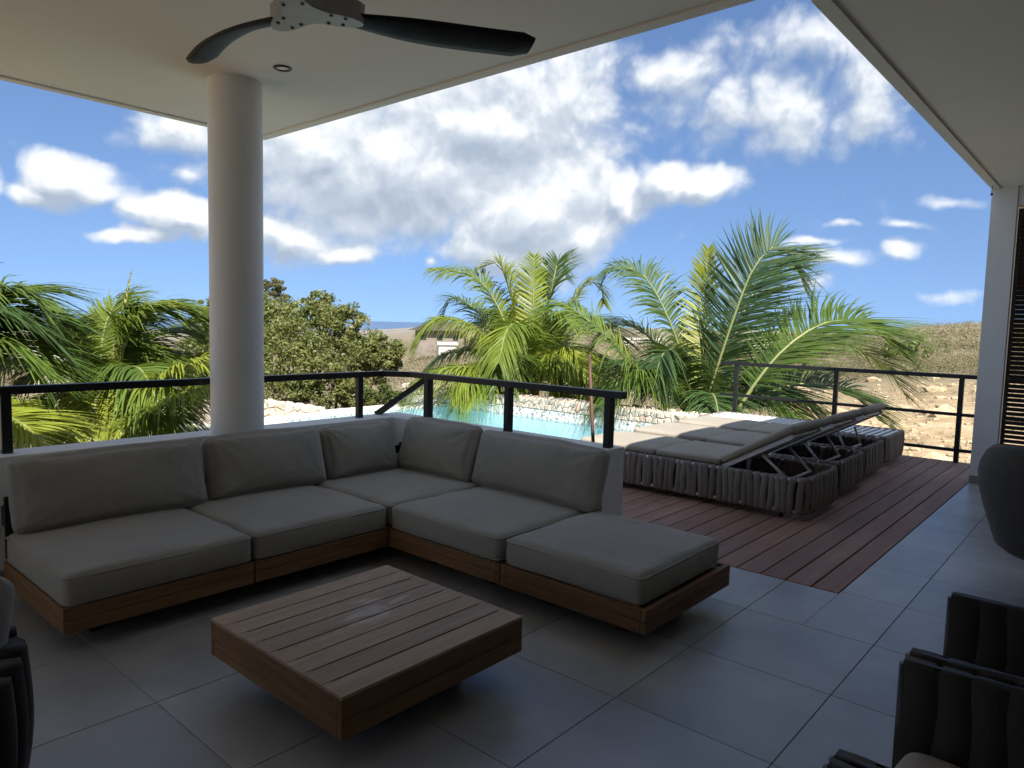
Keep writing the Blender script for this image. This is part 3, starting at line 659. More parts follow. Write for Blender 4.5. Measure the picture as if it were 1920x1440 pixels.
# ------------------------------------------------------------------ sun loungers
LZ0, LZ1 = .065, .305
def rrect(x0, x1, y0, y1, r, n=5):
    pts = []
    for cx, cy, a0 in ((x1 - r, y1 - r, 0), (x0 + r, y1 - r, 90), (x0 + r, y0 + r, 180), (x1 - r, y0 + r, 270)):
        for k in range(n): a = math.radians(a0 + k * 90 / (n - 1)); pts.append((cx + r * math.cos(a), cy + r * math.sin(a)))
    return pts
def strap_mesh(seed):
    rs = random.Random(seed); w = rs.uniform(.046, .054); n = 9; vs = []; fs = []
    wav = rs.uniform(-.006, .006); tw = rs.uniform(-.012, .012)
    prof = []      # front face going down then back face coming up, a closed band round both tubes
    H = LZ1 - LZ0
    for k in range(n):
        t = k / (n - 1); prof.append((.020 + .007 * math.sin(t * PI), H + .006 - t * (H + .012), t))
    prof += [(.012, -.020, 1), (-.012, -.020, 1)]
    for k in range(n):
        t = 1 - k / (n - 1); prof.append((-.020 - .004 * math.sin(t * PI), H + .006 - t * (H + .012), t))
    prof += [(-.012, H + .021, 0), (.012, H + .021, 0)]
    m = len(prof)
    for (o, z, t) in prof:
        c = wav * math.sin(t * PI * 2 + seed) + tw * (t - .5) * 2
        vs += [(-w / 2 + c, o - .006 * (1 if o > 0 else -1), z), (-w * .28 + c, o + .003 * (1 if o > 0 else -1), z), (w * .28 + c, o + .003 * (1 if o > 0 else -1), z), (w / 2 + c, o - .006 * (1 if o > 0 else -1), z)]
    for i in range(m):
        j = (i + 1) % m
        for k in range(3): fs.append((i * 4 + k, j * 4 + k, j * 4 + k + 1, i * 4 + k + 1))
    return MB().add(vs, fs).mesh('strap', 'strap', True)
STRAPS = [strap_mesh(i) for i in range(7)]
def lounger(x0, x1, y0, y1, label, raised=True):
    t = tag(empty('sun_lounger', ((x0 + x1) / 2, (y0 + y1) / 2, .004)), label, 'sun lounger', 'sun loungers on the deck')
    cx, cy = (x0 + x1) / 2, (y0 + y1) / 2; hx, hy = (x1 - x0) / 2, (y1 - y0) / 2
    base = rrect(-hx + .02, hx - .02, -hy + .02, hy - .02, .10)
    MB().tube([(a, b, LZ1) for a, b in base], .015, 8, True).build('top_tube', 'white_metal', t, True)
    MB().tube([(a, b, LZ0) for a, b in base], .013, 8, True).build('bottom_tube', 'white_metal', t, True)
    # straps round the rim
    P2 = base + [base[0]]; acc = [0]
    for i in range(len(P2) - 1): acc.append(acc[-1] + math.hypot(P2[i + 1][0] - P2[i][0], P2[i + 1][1] - P2[i][1]))
    n = int(acc[-1] / .052); 
    for k in range(n):
        s = (k + .5) / n * acc[-1] + random.uniform(-.006, .006)
        i = max(j for j in range(len(acc)) if acc[j] <= max(0, min(s, acc[-1] - 1e-6))); i = min(i, len(P2) - 2)
        f = (s - acc[i]) / max(1e-6, acc[i + 1] - acc[i]); a = P2[i]; b = P2[i + 1]
        ang = math.atan2(b[1] - a[1], b[0] - a[0]) + PI
        if random.random() < .008: continue
        link('strap', random.choice(STRAPS), t, (a[0] + (b[0] - a[0]) * f, a[1] + (b[1] - a[1]) * f, LZ0), (random.uniform(-.03, .03), 0, ang + random.uniform(-.05, .05)))
    for sx in (-1, 1):
        for fy in (-.5, .1, .6):
            MB().tube([(sx * (hx - .02), fy * hy, LZ0 + .005), (sx * (hx - .02), fy * hy, LZ1 - .005)], .011, 6).build('upright', 'white_metal', t, True)
        for fy in (-.8, .8):
            MB().tube([(sx * (hx - .09), fy * hy, 0), (sx * (hx - .05), fy * hy, LZ0)], .016, 8).build('foot', 'black', t, True)
    hinge = 2.43 - cy
    ys = hinge if raised else -hy + .05
    y = ys
    while y < hy - .06:
        MB().bbox((-hx + .045, y, LZ1 + .002), (hx - .045, y + .045, LZ1 + .014), .003).build('slat', 'white_metal', t); y += .075
    if raised:
        L = .62; a = math.radians(30)
        br = MB()
        for sx in (-1, 1): br.bbox((sx * (hx - .075) - .02, -L, -.018), (sx * (hx - .075) + .02, 0, .018), .004)
        for k in range(7): br.bbox((-hx + .095, -L + .02 + k * .085, -.006), (hx - .095, -L + .06 + k * .085, .008), .002)
        bo = br.build('backrest_frame', 'white_metal', t, loc=(0, hinge, LZ1 + .01), rot=(-a, 0, 0))
        px, pz = -.34 * math.cos(a), .34 * math.sin(a) - .02; ye = -hy + .20; ze = LZ1 - .035
        for sx in (-1, 1):
            MB().tube([(sx * (hx - .12), hinge + px, LZ1 + pz - .01), (sx * (hx - .15), ye, ze)], .012, 6).build('strut', 'white_metal', t, True)
        MB().tube([(-hx + .14, ye, ze), (hx - .14, ye, ze)], .012, 6).build('strut', 'white_metal', t, True)
        MB().tube([(-hx + .03, -hy + .45, LZ1 - .10), (hx - .03, -hy + .45, LZ1 - .10)], .012, 6).build('cross_bar', 'white_metal', t, True)
    return t
LX = [(5.34, 6.13), (6.27, 7.10), (7.20, 8.0), (8.22, 9.04)]
LYH = [1.74, 1.80, 1.86, 1.90]
LL_ = ['strap sided sun lounger whose corner stands nearest the parapet end', 'strap sided sun lounger second from the parapet end', 'padded strap sided sun lounger next to the bare one', 'bare sun lounger with white slats and no pad by the railing']
LP = ['grey beige pad on the lounger nearest the parapet end', 'grey beige pad on the lounger second from the parapet', 'grey beige pad on the lounger beside the bare one']
for i, ((a, b), h) in enumerate(zip(LX, LYH)):
    lounger(a, b, h, 3.86 if i < 3 else 4.1, LL_[i], i < 3)
    if i < 3:
        w = b - a - .07; cx = (a + b) / 2
        t = tag(empty('lounger_pad', (cx, 2.43, LZ1 + .019)), LP[i], 'cushion', 'lounger pads')
        for (s, e_) in ((2.445, 3.04), (3.045, 3.84)):
            cushion('pad_section', 'lounger_pad', w, e_ - s, .065, (0, (s + e_) / 2 - 2.43, 0), parent=t, r=.026, puff=.010, seed=i * 5 + s, wr=.003, nx=14, ny=14, nz=4)
        o = cushion('back_section', 'lounger_pad', w, .66, .07, (0, 0, 0), parent=t, r=.028, puff=.010, seed=i * 5 + 40, wr=.003, nx=14, ny=14, nz=4)
        A = math.radians(30)
        o.matrix_local = Matrix.Translation((0, -.0, .012)) @ Matrix.Rotation(-A, 4, 'X') @ Matrix.Translation((0, -.33, .0))

# ------------------------------------------------------------------ chairs at the rim of the picture
def strap_panel(mb, p0, p1, z0, z1, th=.022, n=6):
    p0 = Vector(p0); p1 = Vector(p1); d = (p1 - p0); L = d.length; d.normalize(); nrm = Vector((-d.y, d.x, 0))
def arm_chair(x0, x1, yf, yb, label):
    t = tag(empty('strap_armchair', ((x0 + x1) / 2, (yf + yb) / 2, 0)), label, 'armchair', 'dark strap armchairs in a row')
    L = -t.location
    def b(mb, name, mat, sm=False): o = mb.build(name, mat, t, sm); o.location = L; return o
    za, zs = .637, .40
    for x, s in ((x0, 1), (x1, -1)):
        for y in (yf, yb): b(MB().tube([(x, y, 0), (x, y, za + (.0 if y == yf else .08))], .016, 10), 'leg', 'black', True)
        b(MB().tube([(x, yf, za), (x, (yf + yb) / 2, za + .01), (x, yb, za + .06)], .014, 8), 'arm_rail', 'black', True)
        b(MB().tube([(x, yf, zs - .02), (x, yb, zs - .02)], .013, 8), 'side_rail', 'black', True)
        n = 8; dy = (yb - yf) / n
        for k in range(n):
            yy = yf + (k + .5) * dy; zt = za + .013 + .06 * max(0, (k - 3) / 5)
            m = []
            for q in range(7):
                u = q / 6; m.append((u, .006 * math.sin(u * PI * 2 + k)))
            vs = []; fs = []
            w = abs(dy) * .56
            for (u, o) in m: 
                z = zs - .035 + (zt - zs + .035) * u; bulge = .018 + .006 * math.sin(u * PI)
                vs += [(x - bulge, yy - w + o, z), (x - bulge - .004, yy + o, z), (x - bulge, yy + w + o, z), (x + bulge, yy + w + o, z), (x + bulge + .004, yy + o, z), (x + bulge, yy - w + o, z)]
            for q in range(6):
                for k2 in range(6): fs.append((q * 6 + k2, q * 6 + (k2 + 1) % 6, (q + 1) * 6 + (k2 + 1) % 6, (q + 1) * 6 + k2))
            fs += [tuple(range(6))[::-1], tuple(36 + i for i in range(6))]
            b(MB().add(vs, fs), 'strap', 'dark_strap', True)
    b(MB().tube([(x0, yb, za + .07), ((x0 + x1) / 2, yb - .03, za + .085), (x1, yb, za + .07)], .015, 8), 'back_rail', 'black', True)
    n = 8
    for k in range(n):
        x = x0 + (k + .5) * (x1 - x0) / n; w = (x1 - x0) / n * .53
        b(MB().bbox((x - w, yb - .035, zs - .03), (x + w, yb + .012, za + .085), .012), 'strap', 'dark_strap')
    b(MB().bbox((x0 + .02, yb + .02, zs - .035), (x1 - .02, yf - .005, zs - .01), .004), 'seat_frame', 'black')
    return t
for (x0, x1, lab, clab) in ((.79, 1.31, 'dark strap armchair with its arm end closest to the coffee table', 'beige seat pad in the armchair closest to the coffee table'), (1.345, 1.865, 'dark strap armchair standing between two like it', 'beige seat pad in the middle armchair of the row'), (1.925, 2.445, 'dark strap armchair at the end of the row towards the round chair', 'beige seat pad in the end armchair towards the round chair')):
    arm_chair(x0, x1, .355, -.20, lab)
    c = cushion('seat_pad', 'beige', x1 - x0 - .06, .50, .07, ((x0 + x1) / 2, .09, .392), r=.028, puff=.014, seed=x0 * 9, nz=4, nx=12, ny=12)
    tag(c, clab, 'cushion', 'beige pads of the strap armchairs')
# round upholstered tub chair, seen from behind
tc_ = tag(empty('tub_chair', (4.70, .17, 0)), 'round dark upholstered tub chair beside the louvre shutter', 'armchair')
def tub(r0, r1, z0, ztop, zlow, name, th):
    n = 48; vs = []; fs = []; m = 11
    for i in range(n):
        a = 2 * PI * i / n; back = .5 + .5 * math.cos(a - math.radians(155)); h = zlow + (ztop - zlow) * (back ** .6)
        for k in range(m):
            t = k / (m - 1)
            if t <= .5: u = t / .5; z = z0 + (h - z0) * u; r = r0 + (r1 - r0) * math.sin(u * PI * .5) - .05 * u ** 6
            else: u = (1 - t) / .5; z = z0 + (h - z0) * u; r = r0 + (r1 - r0) * math.sin(u * PI * .5) - th - .02 * u ** 6
            if k == m // 2: r -= th / 2; z += .02
            vs.append((r * math.cos(a), r * math.sin(a), z))
    for i in range(n):
        j = (i + 1) % n
        for k in range(m - 1): fs.append((i * m + k, j * m + k, j * m + k + 1, i * m + k + 1))
    o = MB().add(vs, fs).build(name, 'tub', tc_, True); s = o.modifiers.new('s', 'SUBSURF'); s.levels = 1; s.render_levels = 1; return o
tub(.34, .47, .30, .90, .52, 'shell', .09)
MB().lathe([(0, .27), (.30, .27), (.345, .31), (.35, .34)], 40).build('seat_base', 'tub', tc_, True)
MB().lathe([(0, .46), (.28, .455), (.35, .43), (.37, .39), (.36, .35), (0, .34)], 40).build('seat_cushion', 'tub', tc_, True)
for k in range(4):
    a = PI / 4 + k * PI / 2; MB().tube([(.16 * math.cos(a), .16 * math.sin(a), .28), (.22 * math.cos(a), .22 * math.sin(a), 0)], [.02, .012], 8).build('leg', 'black', tc_, True)
# lounge chair cut by the frame, with a throw pillow
lc = tag(empty('lounge_chair', (.05, 2.0, 0)), 'rounded black strap lounge chair facing the coffee table', 'armchair')
def arc(r, a0, a1, n, z): return [(r * math.cos(math.radians(a0 + (a1 - a0) * k / n)), r * math.sin(math.radians(a0 + (a1 - a0) * k / n)), z) for k in range(n + 1)]
MB().tube(arc(.40, -60, 200, 20, .62), .016, 8).build('top_rail', 'black', lc, True); MB().tube(arc(.38, -60, 200, 20, .30), .014, 8).build('bottom_rail', 'black', lc, True)
for k in range(26):
    a = math.radians(-57 + k * 10.2)
    vs = []; fs = []
    for q in range(9):
        u = q / 8; z = .28 + .365 * u; r = .39 + .02 * u + .018 * math.sin(u * PI); w = .078
        for (dr_, dw) in ((-.022, -1), (-.026, 0), (-.022, 1), (.02, 1), (.03, 0), (.02, -1)): vs.append(((r + dr_) * math.cos(a + w * dw), (r + dr_) * math.sin(a + w * dw), z + .01 * math.sin(k * 2.1) * (u > .9)))
    for q in range(8):
        for k2 in range(6): fs.append((q * 6 + k2, q * 6 + (k2 + 1) % 6, (q + 1) * 6 + (k2 + 1) % 6, (q + 1) * 6 + k2))
    fs += [tuple(range(6))[::-1], tuple(48 + i for i in range(6))]
    MB().add(vs, fs).build('strap', 'dark_strap', lc, True)
for a in (-50, 40, 130, 200):
    ar = math.radians(a); MB().tube([(.38 * math.cos(ar), .38 * math.sin(ar), .62), (.36 * math.cos(ar), .36 * math.sin(ar), 0)], .016, 8).build('leg', 'black', lc, True)
MB().lathe([(0, .29), (.36, .29), (.37, .31), (0, .31)], 32).build('seat_frame', 'black', lc)
c = tag(cushion('seat_pad', 'beige', .60, .60, .12, (.05, 2.0, .312), (0, 0, .5), r=.05, puff=.02, seed=77, nz=4), 'beige seat pad in the lounge chair', 'cushion')
c = cushion('throw_pillow', 'sofa', .42, .40, .13, (0, 0, 0), r=.05, puff=.04, seed=88, pinch=.6, wr=.007)
c.matrix_world = Matrix.Translation((.27, 2.06, .66)) @ Matrix.Rotation(math.radians(-38), 4, 'Z') @ Matrix.Rotation(math.radians(62), 4, 'X') @ Matrix.Translation((0, -.06, -.06))
tag(c, 'olive grey throw pillow leaning on the lounge chair back', 'cushion')

# pole leaning by the pool
pb = at(1112, 828, 5.6); pt = at(1105, 664, 5.6); dz = pt - pb
p0 = pb - dz * (pb.z / dz.z) ; p0.z = .005
tag(MB().tube([p0, (p0 + pt) / 2 + Vector((.004, .003, 0)), pt], [.014, .0135, .013], 10).build('pool_pole', 'pole', smooth=True), 'thin rusty brown pole standing behind the parapet by the pool', 'pole')

# ------------------------------------------------------------------ pool
WZ = -.10
QX0, QX1, QY0, QY1 = 5.4, 9.05, 4.62, 9.45
MB().add([(QX0, QY0, WZ), (QX1, QY0, WZ), (QX1, QY1, WZ), (QX0, QY1, WZ)], [(0, 1, 2, 3)]).build('pool_water', 'water')['kind'] = 'structure'
pool = tag(empty('swimming_pool', (7.2, 7, 0)), 'turquoise swimming pool with mosaic waterline below the stone wall', 'pool')
def pb_(mb, name, mat): o = mb.build(name, mat, pool); o.location = (-7.2, -7, 0); return o
mb = MB(); d = -1.25
mb.add([(QX0, QY0, d), (QX1, QY0, d), (QX1, QY1, d), (QX0, QY1, d), (QX0, QY0, .0), (QX1, QY0, .0), (QX1, QY1, -.07), (QX0, QY1, -.07)], [(0, 1, 2, 3), (0, 4, 5, 1), (1, 5, 6, 2), (2, 6, 7, 3), (3, 7, 4, 0)])
pb_(mb, 'basin', 'basin')
pb_(MB().box((QX1 - .008, QY0, -.13), (QX1 - .001, 10.6, .035)), 'waterline_mosaic', 'mosaic')
pb_(MB().box((QX0, QY1 - .008, -.13), (QX1 - .01, QY1 - .001, -.072)), 'waterline_mosaic', 'mosaic')
pb_(MB().bbox((QX0 - .3, QY1 + .006, -.5), (QX1 - .006, 9.95, -.06), .01), 'infinity_edge', 'coping')
pb_(MB().bbox((QX0 - .35, 4.405, -.4), (QX1 - .006, QY0 - .006, .0), .01), 'coping', 'coping')
pb_(MB().bbox((3.85, 4.62, -.4), (QX0 - .006, QY1 - .001, -.02), .01), 'coping', 'coping')

# ------------------------------------------------------------------ rubble walls, each stone a piece
def clip(poly, p, n):
    out = []
    for i in range(len(poly)):
        a, b = poly[i], poly[(i + 1) % len(poly)]
        da = (a[0] - p[0]) * n[0] + (a[1] - p[1]) * n[1]; db = (b[0] - p[0]) * n[0] + (b[1] - p[1]) * n[1]
        if da <= 0: out.append(a)
        if da * db < 0: t = da / (da - db); out.append((a[0] + (b[0] - a[0]) * t, a[1] + (b[1] - a[1]) * t))
    return out
def stones(L, H, cell, seed, gap=.008):
    rs = random.Random(seed); nu, nv = max(1, round(L / (cell * 1.25))), max(1, round(H / cell)); pts = []
    for j in range(nv):
        for i in range(nu): pts.append(((i + .5 + (.5 if j % 2 else 0) * .9 + rs.uniform(-.42, .42)) * L / nu, (j + .5 + rs.uniform(-.36, .36)) * H / nv))
    res = []
    for i, p in enumerate(pts):
        if p[0] > L - .01: continue
        poly = [(0, 0), (L, 0), (L, H), (0, H)]
        for k, q in enumerate(pts):
            if k == i or abs(q[0] - p[0]) > cell * 4: continue
            m = ((p[0] + q[0]) / 2, (p[1] + q[1]) / 2); n = (q[0] - p[0], q[1] - p[1]); l = math.hypot(*n)
            n = (n[0] / l, n[1] / l); m = (m[0] - n[0] * gap / 2, m[1] - n[1] * gap / 2)
            poly = clip(poly, m, n)
            if len(poly) < 3: break
        if len(poly) >= 3: res.append(poly)
    return res
def lay(parent, polys, org, eu, ev, en, seed, depth=.05, topfn=None):
    rs = random.Random(seed); org, eu, ev, en = Vector(org), Vector(eu), Vector(ev), Vector(en)
    for poly in polys:
        c = (sum(p[0] for p in poly) / len(poly), sum(p[1] for p in poly) / len(poly)); h = rs.uniform(.012, .035); vs = []; n = len(poly)
        tilt = (rs.uniform(-.15, .15), rs.uniform(-.15, .15))
        for (s, dd, jt) in ((1, -depth, 0), (1, 0, .3), (.86, h * .75, 1), (.55, h, 1)):
            for p in poly:
                u, v = c[0] + (p[0] - c[0]) * s, c[1] + (p[1] - c[1]) * s
                e_ = dd + (jt * ((u - c[0]) * tilt[0] + (v - c[1]) * tilt[1]) + jt * rs.uniform(-.005, .005))
                P = org + eu * u + ev * v + en * e_
                vs.append(P)
        fs = [(a * n + i, a * n + (i + 1) % n, (a + 1) * n + (i + 1) % n, (a + 1) * n + i) for a in range(3) for i in range(n)] + [tuple(3 * n + i for i in range(n))]
        if topfn: vs = [topfn(p) for p in vs]
        ce = sum(vs, Vector()) / len(vs)
        MB().add([p - ce for p in vs], fs).build('stone', 'stone', parent, loc=ce)
# wall behind the pool
WXF, WXB, WZT, WYA, WYB = 9.06, 9.46, .215, 4.30, 10.75
sw_ = tag(MB().box((WXF, WYA, -.9), (WXB, WYB, WZT - .02)).build('pool_stone_wall', 'mortar'), 'long low coral stone wall along the far side of the pool', 'wall')
lay(sw_, stones(WYB - WYA, WZT - .04, .088, 3, .006), (WXF, WYA, .04), (0, 1, 0), (0, 0, 1), (-1, 0, 0), 5, .04)
lay(sw_, stones(WYB - WYA, WXB - WXF + .02, .14, 4), (WXF - .01, WYA, WZT - .02), (0, 1, 0), (1, 0, 0), (0, 0, 1), 6, .03)
# sloping wall beside the infinity edge
RA, RB = 4.66, 6.62
def slope(p):
    t = (p.x - RA) / (RB - RA); return Vector((p.x, p.y, p.z - .33 * max(0, min(1.1, t)) * (1 if p.z > -.9 else 0)))
mb = MB(); mb.box((RA, 9.75, -1.6), (RB, 10.2, .32)); mb.v = [tuple(slope(Vector(p))) if p[2] > 0 else p for p in mb.v]
rw = tag(mb.build('sloping_stone_wall', 'mortar'), 'bright rubble stone wall sloping down to the pool edge behind the column', 'wall')
lay(rw, stones(RB - RA, .80, .12, 8), (RA, 9.75, -.46), (1, 0, 0), (0, 0, 1), (0, -1, 0), 9, .04, slope)
lay(rw, stones(RB - RA, .47, .13, 12), (RA, 9.74, .32), (1, 0, 0), (0, 1, 0), (0, 0, 1), 13, .03, slope)
lay(rw, stones(.47, .80, .12, 10), (RA, 10.2, -.46), (0, -1, 0), (0, 0, 1), (-1, 0, 0), 11, .04)

# ------------------------------------------------------------------ palms
def catmull(P, n):
    P = [Vector(p) for p in P]; P = [P[0] * 2 - P[1]] + P + [P[-1] * 2 - P[-2]]; out = []
    for i in range(1, len(P) - 2):
        for k in range(n):
            t = k / n; a, b, c, d = P[i - 1], P[i], P[i + 1], P[i + 2]
            out.append(.5 * ((2 * b) + (c - a) * t + (2 * a - 5 * b + 4 * c - d) * t * t + (3 * b - a - 3 * c + d) * t ** 3))
    out.append(P[-2]); return out
WIND = Vector((.65, -.75, 0))        # the trade wind combs the leaflets this way
def frond(parent, pts, Lm, mat, seed, n=64, roll=0.0, droop=.5, vee=.25, wind=.25, start=.16, width=.030):
    n = int(n * 1.95); Lm *= 1.38; rs = np.random.default_rng(seed); C = catmull(pts, 8); C = [np.array(p) for p in C]
    seg = np.linalg.norm(np.diff(C, axis=0), axis=1); acc = np.r_[0, np.cumsum(seg)]; LT = acc[-1]; C = np.array(C)
    def pos(s): return np.array([np.interp(s, acc, C[:, i]) for i in range(3)])
    ori = C[0].copy()
    m = 12; rp = [Vector(pos(LT * k / m) - ori) for k in range(m + 1)]
    fo = MB().tube(rp, [.018 * (1 - k / m) ** .8 * min(1.6, LT / 2 + .4) + .004 for k in range(m + 1)], 6).build('frond', 'rachis', parent, True, loc=Vector(ori) - parent.location)
    V = []; Fc = []; up = np.array((0, 0, 1.0)); W = np.array(WIND)
    for k in range(n):
        t = start + (1 - start) * (k + rs.uniform(-.2, .2)) / n; t = min(.995, max(start, t)); s = t * LT
        p = pos(s); T = pos(min(LT, s + .03)) - pos(max(0, s - .03)); T /= np.linalg.norm(T) + 1e-9
        Sd = np.cross(T, up); 
        if np.linalg.norm(Sd) < .15: Sd = np.cross(T, np.array((0.5, .8, .3)))
        Sd /= np.linalg.norm(Sd); N = np.cross(Sd, T)
        cr, sr = math.cos(roll), math.sin(roll); Sd, N = Sd * cr + N * sr, N * cr - Sd * sr
        prof = (math.sin(min(1, (t - start) / .32 + .28) * PI / 2)) * (1 - max(0, (t - .62) / .38) ** 1.6 * .72)
        for side in (-1, 1):
            L = Lm * prof * rs.uniform(.86, 1.08); al = math.radians(17 + 34 * t + rs.uniform(-7, 7))
            D = Sd * side * math.cos(al) + T * math.sin(al) + N * (vee + rs.uniform(-.12, .12)); D /= np.linalg.norm(D)
            dr_ = droop * rs.uniform(.6, 1.35); wv = wind * rs.uniform(.5, 1.4)
            w = width * rs.uniform(.8, 1.15) * (.6 + .4 * prof); wd = np.cross(D, N); wd /= np.linalg.norm(wd) + 1e-9
            wd = wd + N * rs.uniform(-.5, .5); wd /= np.linalg.norm(wd); o = len(V); ns = 5
            for q in range(ns):
                u = q / (ns - 1); c = p + D * L * u + (-up * dr_ + W * wv) * L * u * u * .8
                ww = w * (.55, 1, .85, .5, .05)[q] / 2
                V.append(c - wd * ww); V.append(c + wd * ww)
            for q in range(ns - 1): Fc.append((o + 2 * q, o + 2 * q + 1, o + 2 * q + 3, o + 2 * q + 2))
    me = np_mesh('leaflets', np.array(V) - ori, np.array(Fc), mat)
    tag(link('leaflets', me, fo), kind='stuff'); return fo
def auto(c, azd, el0, L, bend, n=5):        # arching rachis: leaves at el0 and bends down by 'bend' degrees along its length
    p = Vector(c); pts = [p.copy()]; a = math.radians(azd)
    for k in range(n):
        e_ = math.radians(el0 - bend * ((k + .5) / n) ** 1.3); p = p + Vector((math.cos(a) * math.cos(e_), math.sin(a) * math.cos(e_), math.sin(e_))) * L / n; pts.append(p.copy())
    return pts
def palm(name, label, base, crown, seed):
    t = tag(empty(name, base), label, 'palm tree', 'young coconut palms in the garden')
    b, c = Vector((0, 0, 0)), Vector(crown) - Vector(base)
    pts = [b + (c - b) * k / 8 + Vector((.03 * math.sin(k), .03 * math.cos(k * 1.3), 0)) * (k % 8 > 0) for k in range(9)]
    MB().tube(pts, [.19 - .006 * k + .012 * (k % 2) for k in range(9)], 12).build('trunk', 'fibre', t, True)
    rs = random.Random(seed)
    for k in range(9):      # leaf bases round the growing point
        a = k * 2.4; MB().tube([c + Vector((.10 * math.cos(a), .10 * math.sin(a), -.35)), c + Vector((.13 * math.cos(a), .13 * math.sin(a), 0)), c + Vector((.2 * math.cos(a), .2 * math.sin(a), .38))], [.06, .05, .025], 6).build('leaf_base', 'fibre', t, True)
    return t
def gz(p): return float(ground_z(np.array(p[0]), np.array(p[1])))
def px_palm(name, label, basepx, depth, cz_py, seed, fronds):
    c = at(basepx, cz_py, depth); b = Vector((c.x, c.y, gz(c) - .1)); t = palm(name, label, b, c, seed)
    for i, (pts, Lm, mat, kw) in enumerate(fronds):
        P = [at(*p) for p in pts]; frond(t, [c + (P[0] - c) * .3] + P if False else P, Lm, mat, seed * 50 + i, **kw)
    return t, c
D = 11.7
G, Yl, Dk = 'frond', 'frond_y', 'frond_d'
tR, cR = px_palm('coconut_palm', 'large green coconut palm behind the loungers with broad spreading fronds', 1315, D, 800, 1, [
 ([(1312, 800, D), (1285, 690, D), (1250, 590, D), (1205, 515, D + .2), (1150, 500, D + .4), (1132, 525, D + .5)], .62, Dk, dict(droop=.55, roll=.5, wind=.05, n=70)),
 ([(1316, 800, D), (1318, 680, D), (1322, 560, D), (1328, 465, D + .1)], .42, Yl, dict(droop=.05, vee=.5, n=50, wind=.03)),
 ([(1316, 790, D - .2), (1345, 690, D - .4), (1378, 590, D - .5), (1412, 505, D - .5), (1455, 462, D - .4), (1500, 500, D - .3)], .85, Dk, dict(droop=.18, roll=-.75, vee=.1, wind=.15, n=84, start=.12)),
 ([(1318, 790, D + .3), (1352, 680, D + .5), (1392, 590, D + .8), (1440, 510, D + 1), (1490, 500, D + 1.1), (1510, 545, D + 1.1)], .7, G, dict(droop=.6, wind=.2)),
 ([(1372, 790, D - 1.3), (1405, 735, D - 1.4), (1470, 655, D - 1.4), (1550, 605, D - 1.3), (1630, 612, D - 1.1), (1690, 665, D - 1)], .85, G, dict(droop=.28, roll=-.35, wind=.25, n=84)),
 ([(1330, 800, D + .2), (1400, 720, D + .6), (1490, 650, D + 1), (1580, 640, D + 1.2), (1660, 690, D + 1.3), (1700, 745, D + 1.3)], .8, Dk, dict(droop=.45, wind=.3, n=76)),
 ([(1330, 805, D - .4), (1400, 755, D - .6), (1500, 720, D - .6), (1590, 735, D - .4), (1650, 790, D - .2)], .7, Dk, dict(droop=.3, roll=-.3, wind=.3, n=70)),
 ([(1300, 805, D - .5), (1240, 755, D - .7), (1180, 680, D - .8), (1120, 615, D - .8), (1060, 575, D - .7), (1015, 580, D - .6)], .78, G, dict(droop=.62, roll=.2, wind=.05, n=80)),
 ([(1300, 800, D + .5), (1260, 700, D + .8), (1210, 625, D + 1), (1150, 610, D + 1.2), (1105, 660, D + 1.3)], .7, G, dict(droop=.5, wind=.1)),
 ([(1300, 805, D - .2), (1270, 750, D - .4), (1215, 700, D - .7), (1170, 705, D - .9), (1130, 760, D - 1)], .62, G, dict(droop=.7, wind=.1)),
 ([(1310, 800, D - .2), (1290, 720, D - .5), (1262, 660, D - .8), (1240, 670, D - 1), (1225, 730, D - 1.1)], .62, Dk, dict(droop=.7, wind=.1)),
 ([(1325, 800, D + .2), (1370, 720, D + .5), (1420, 690, D + .9), (1470, 740, D + 1.2)], .6, Dk, dict(droop=.6, wind=.2)),
])
D = 13.6
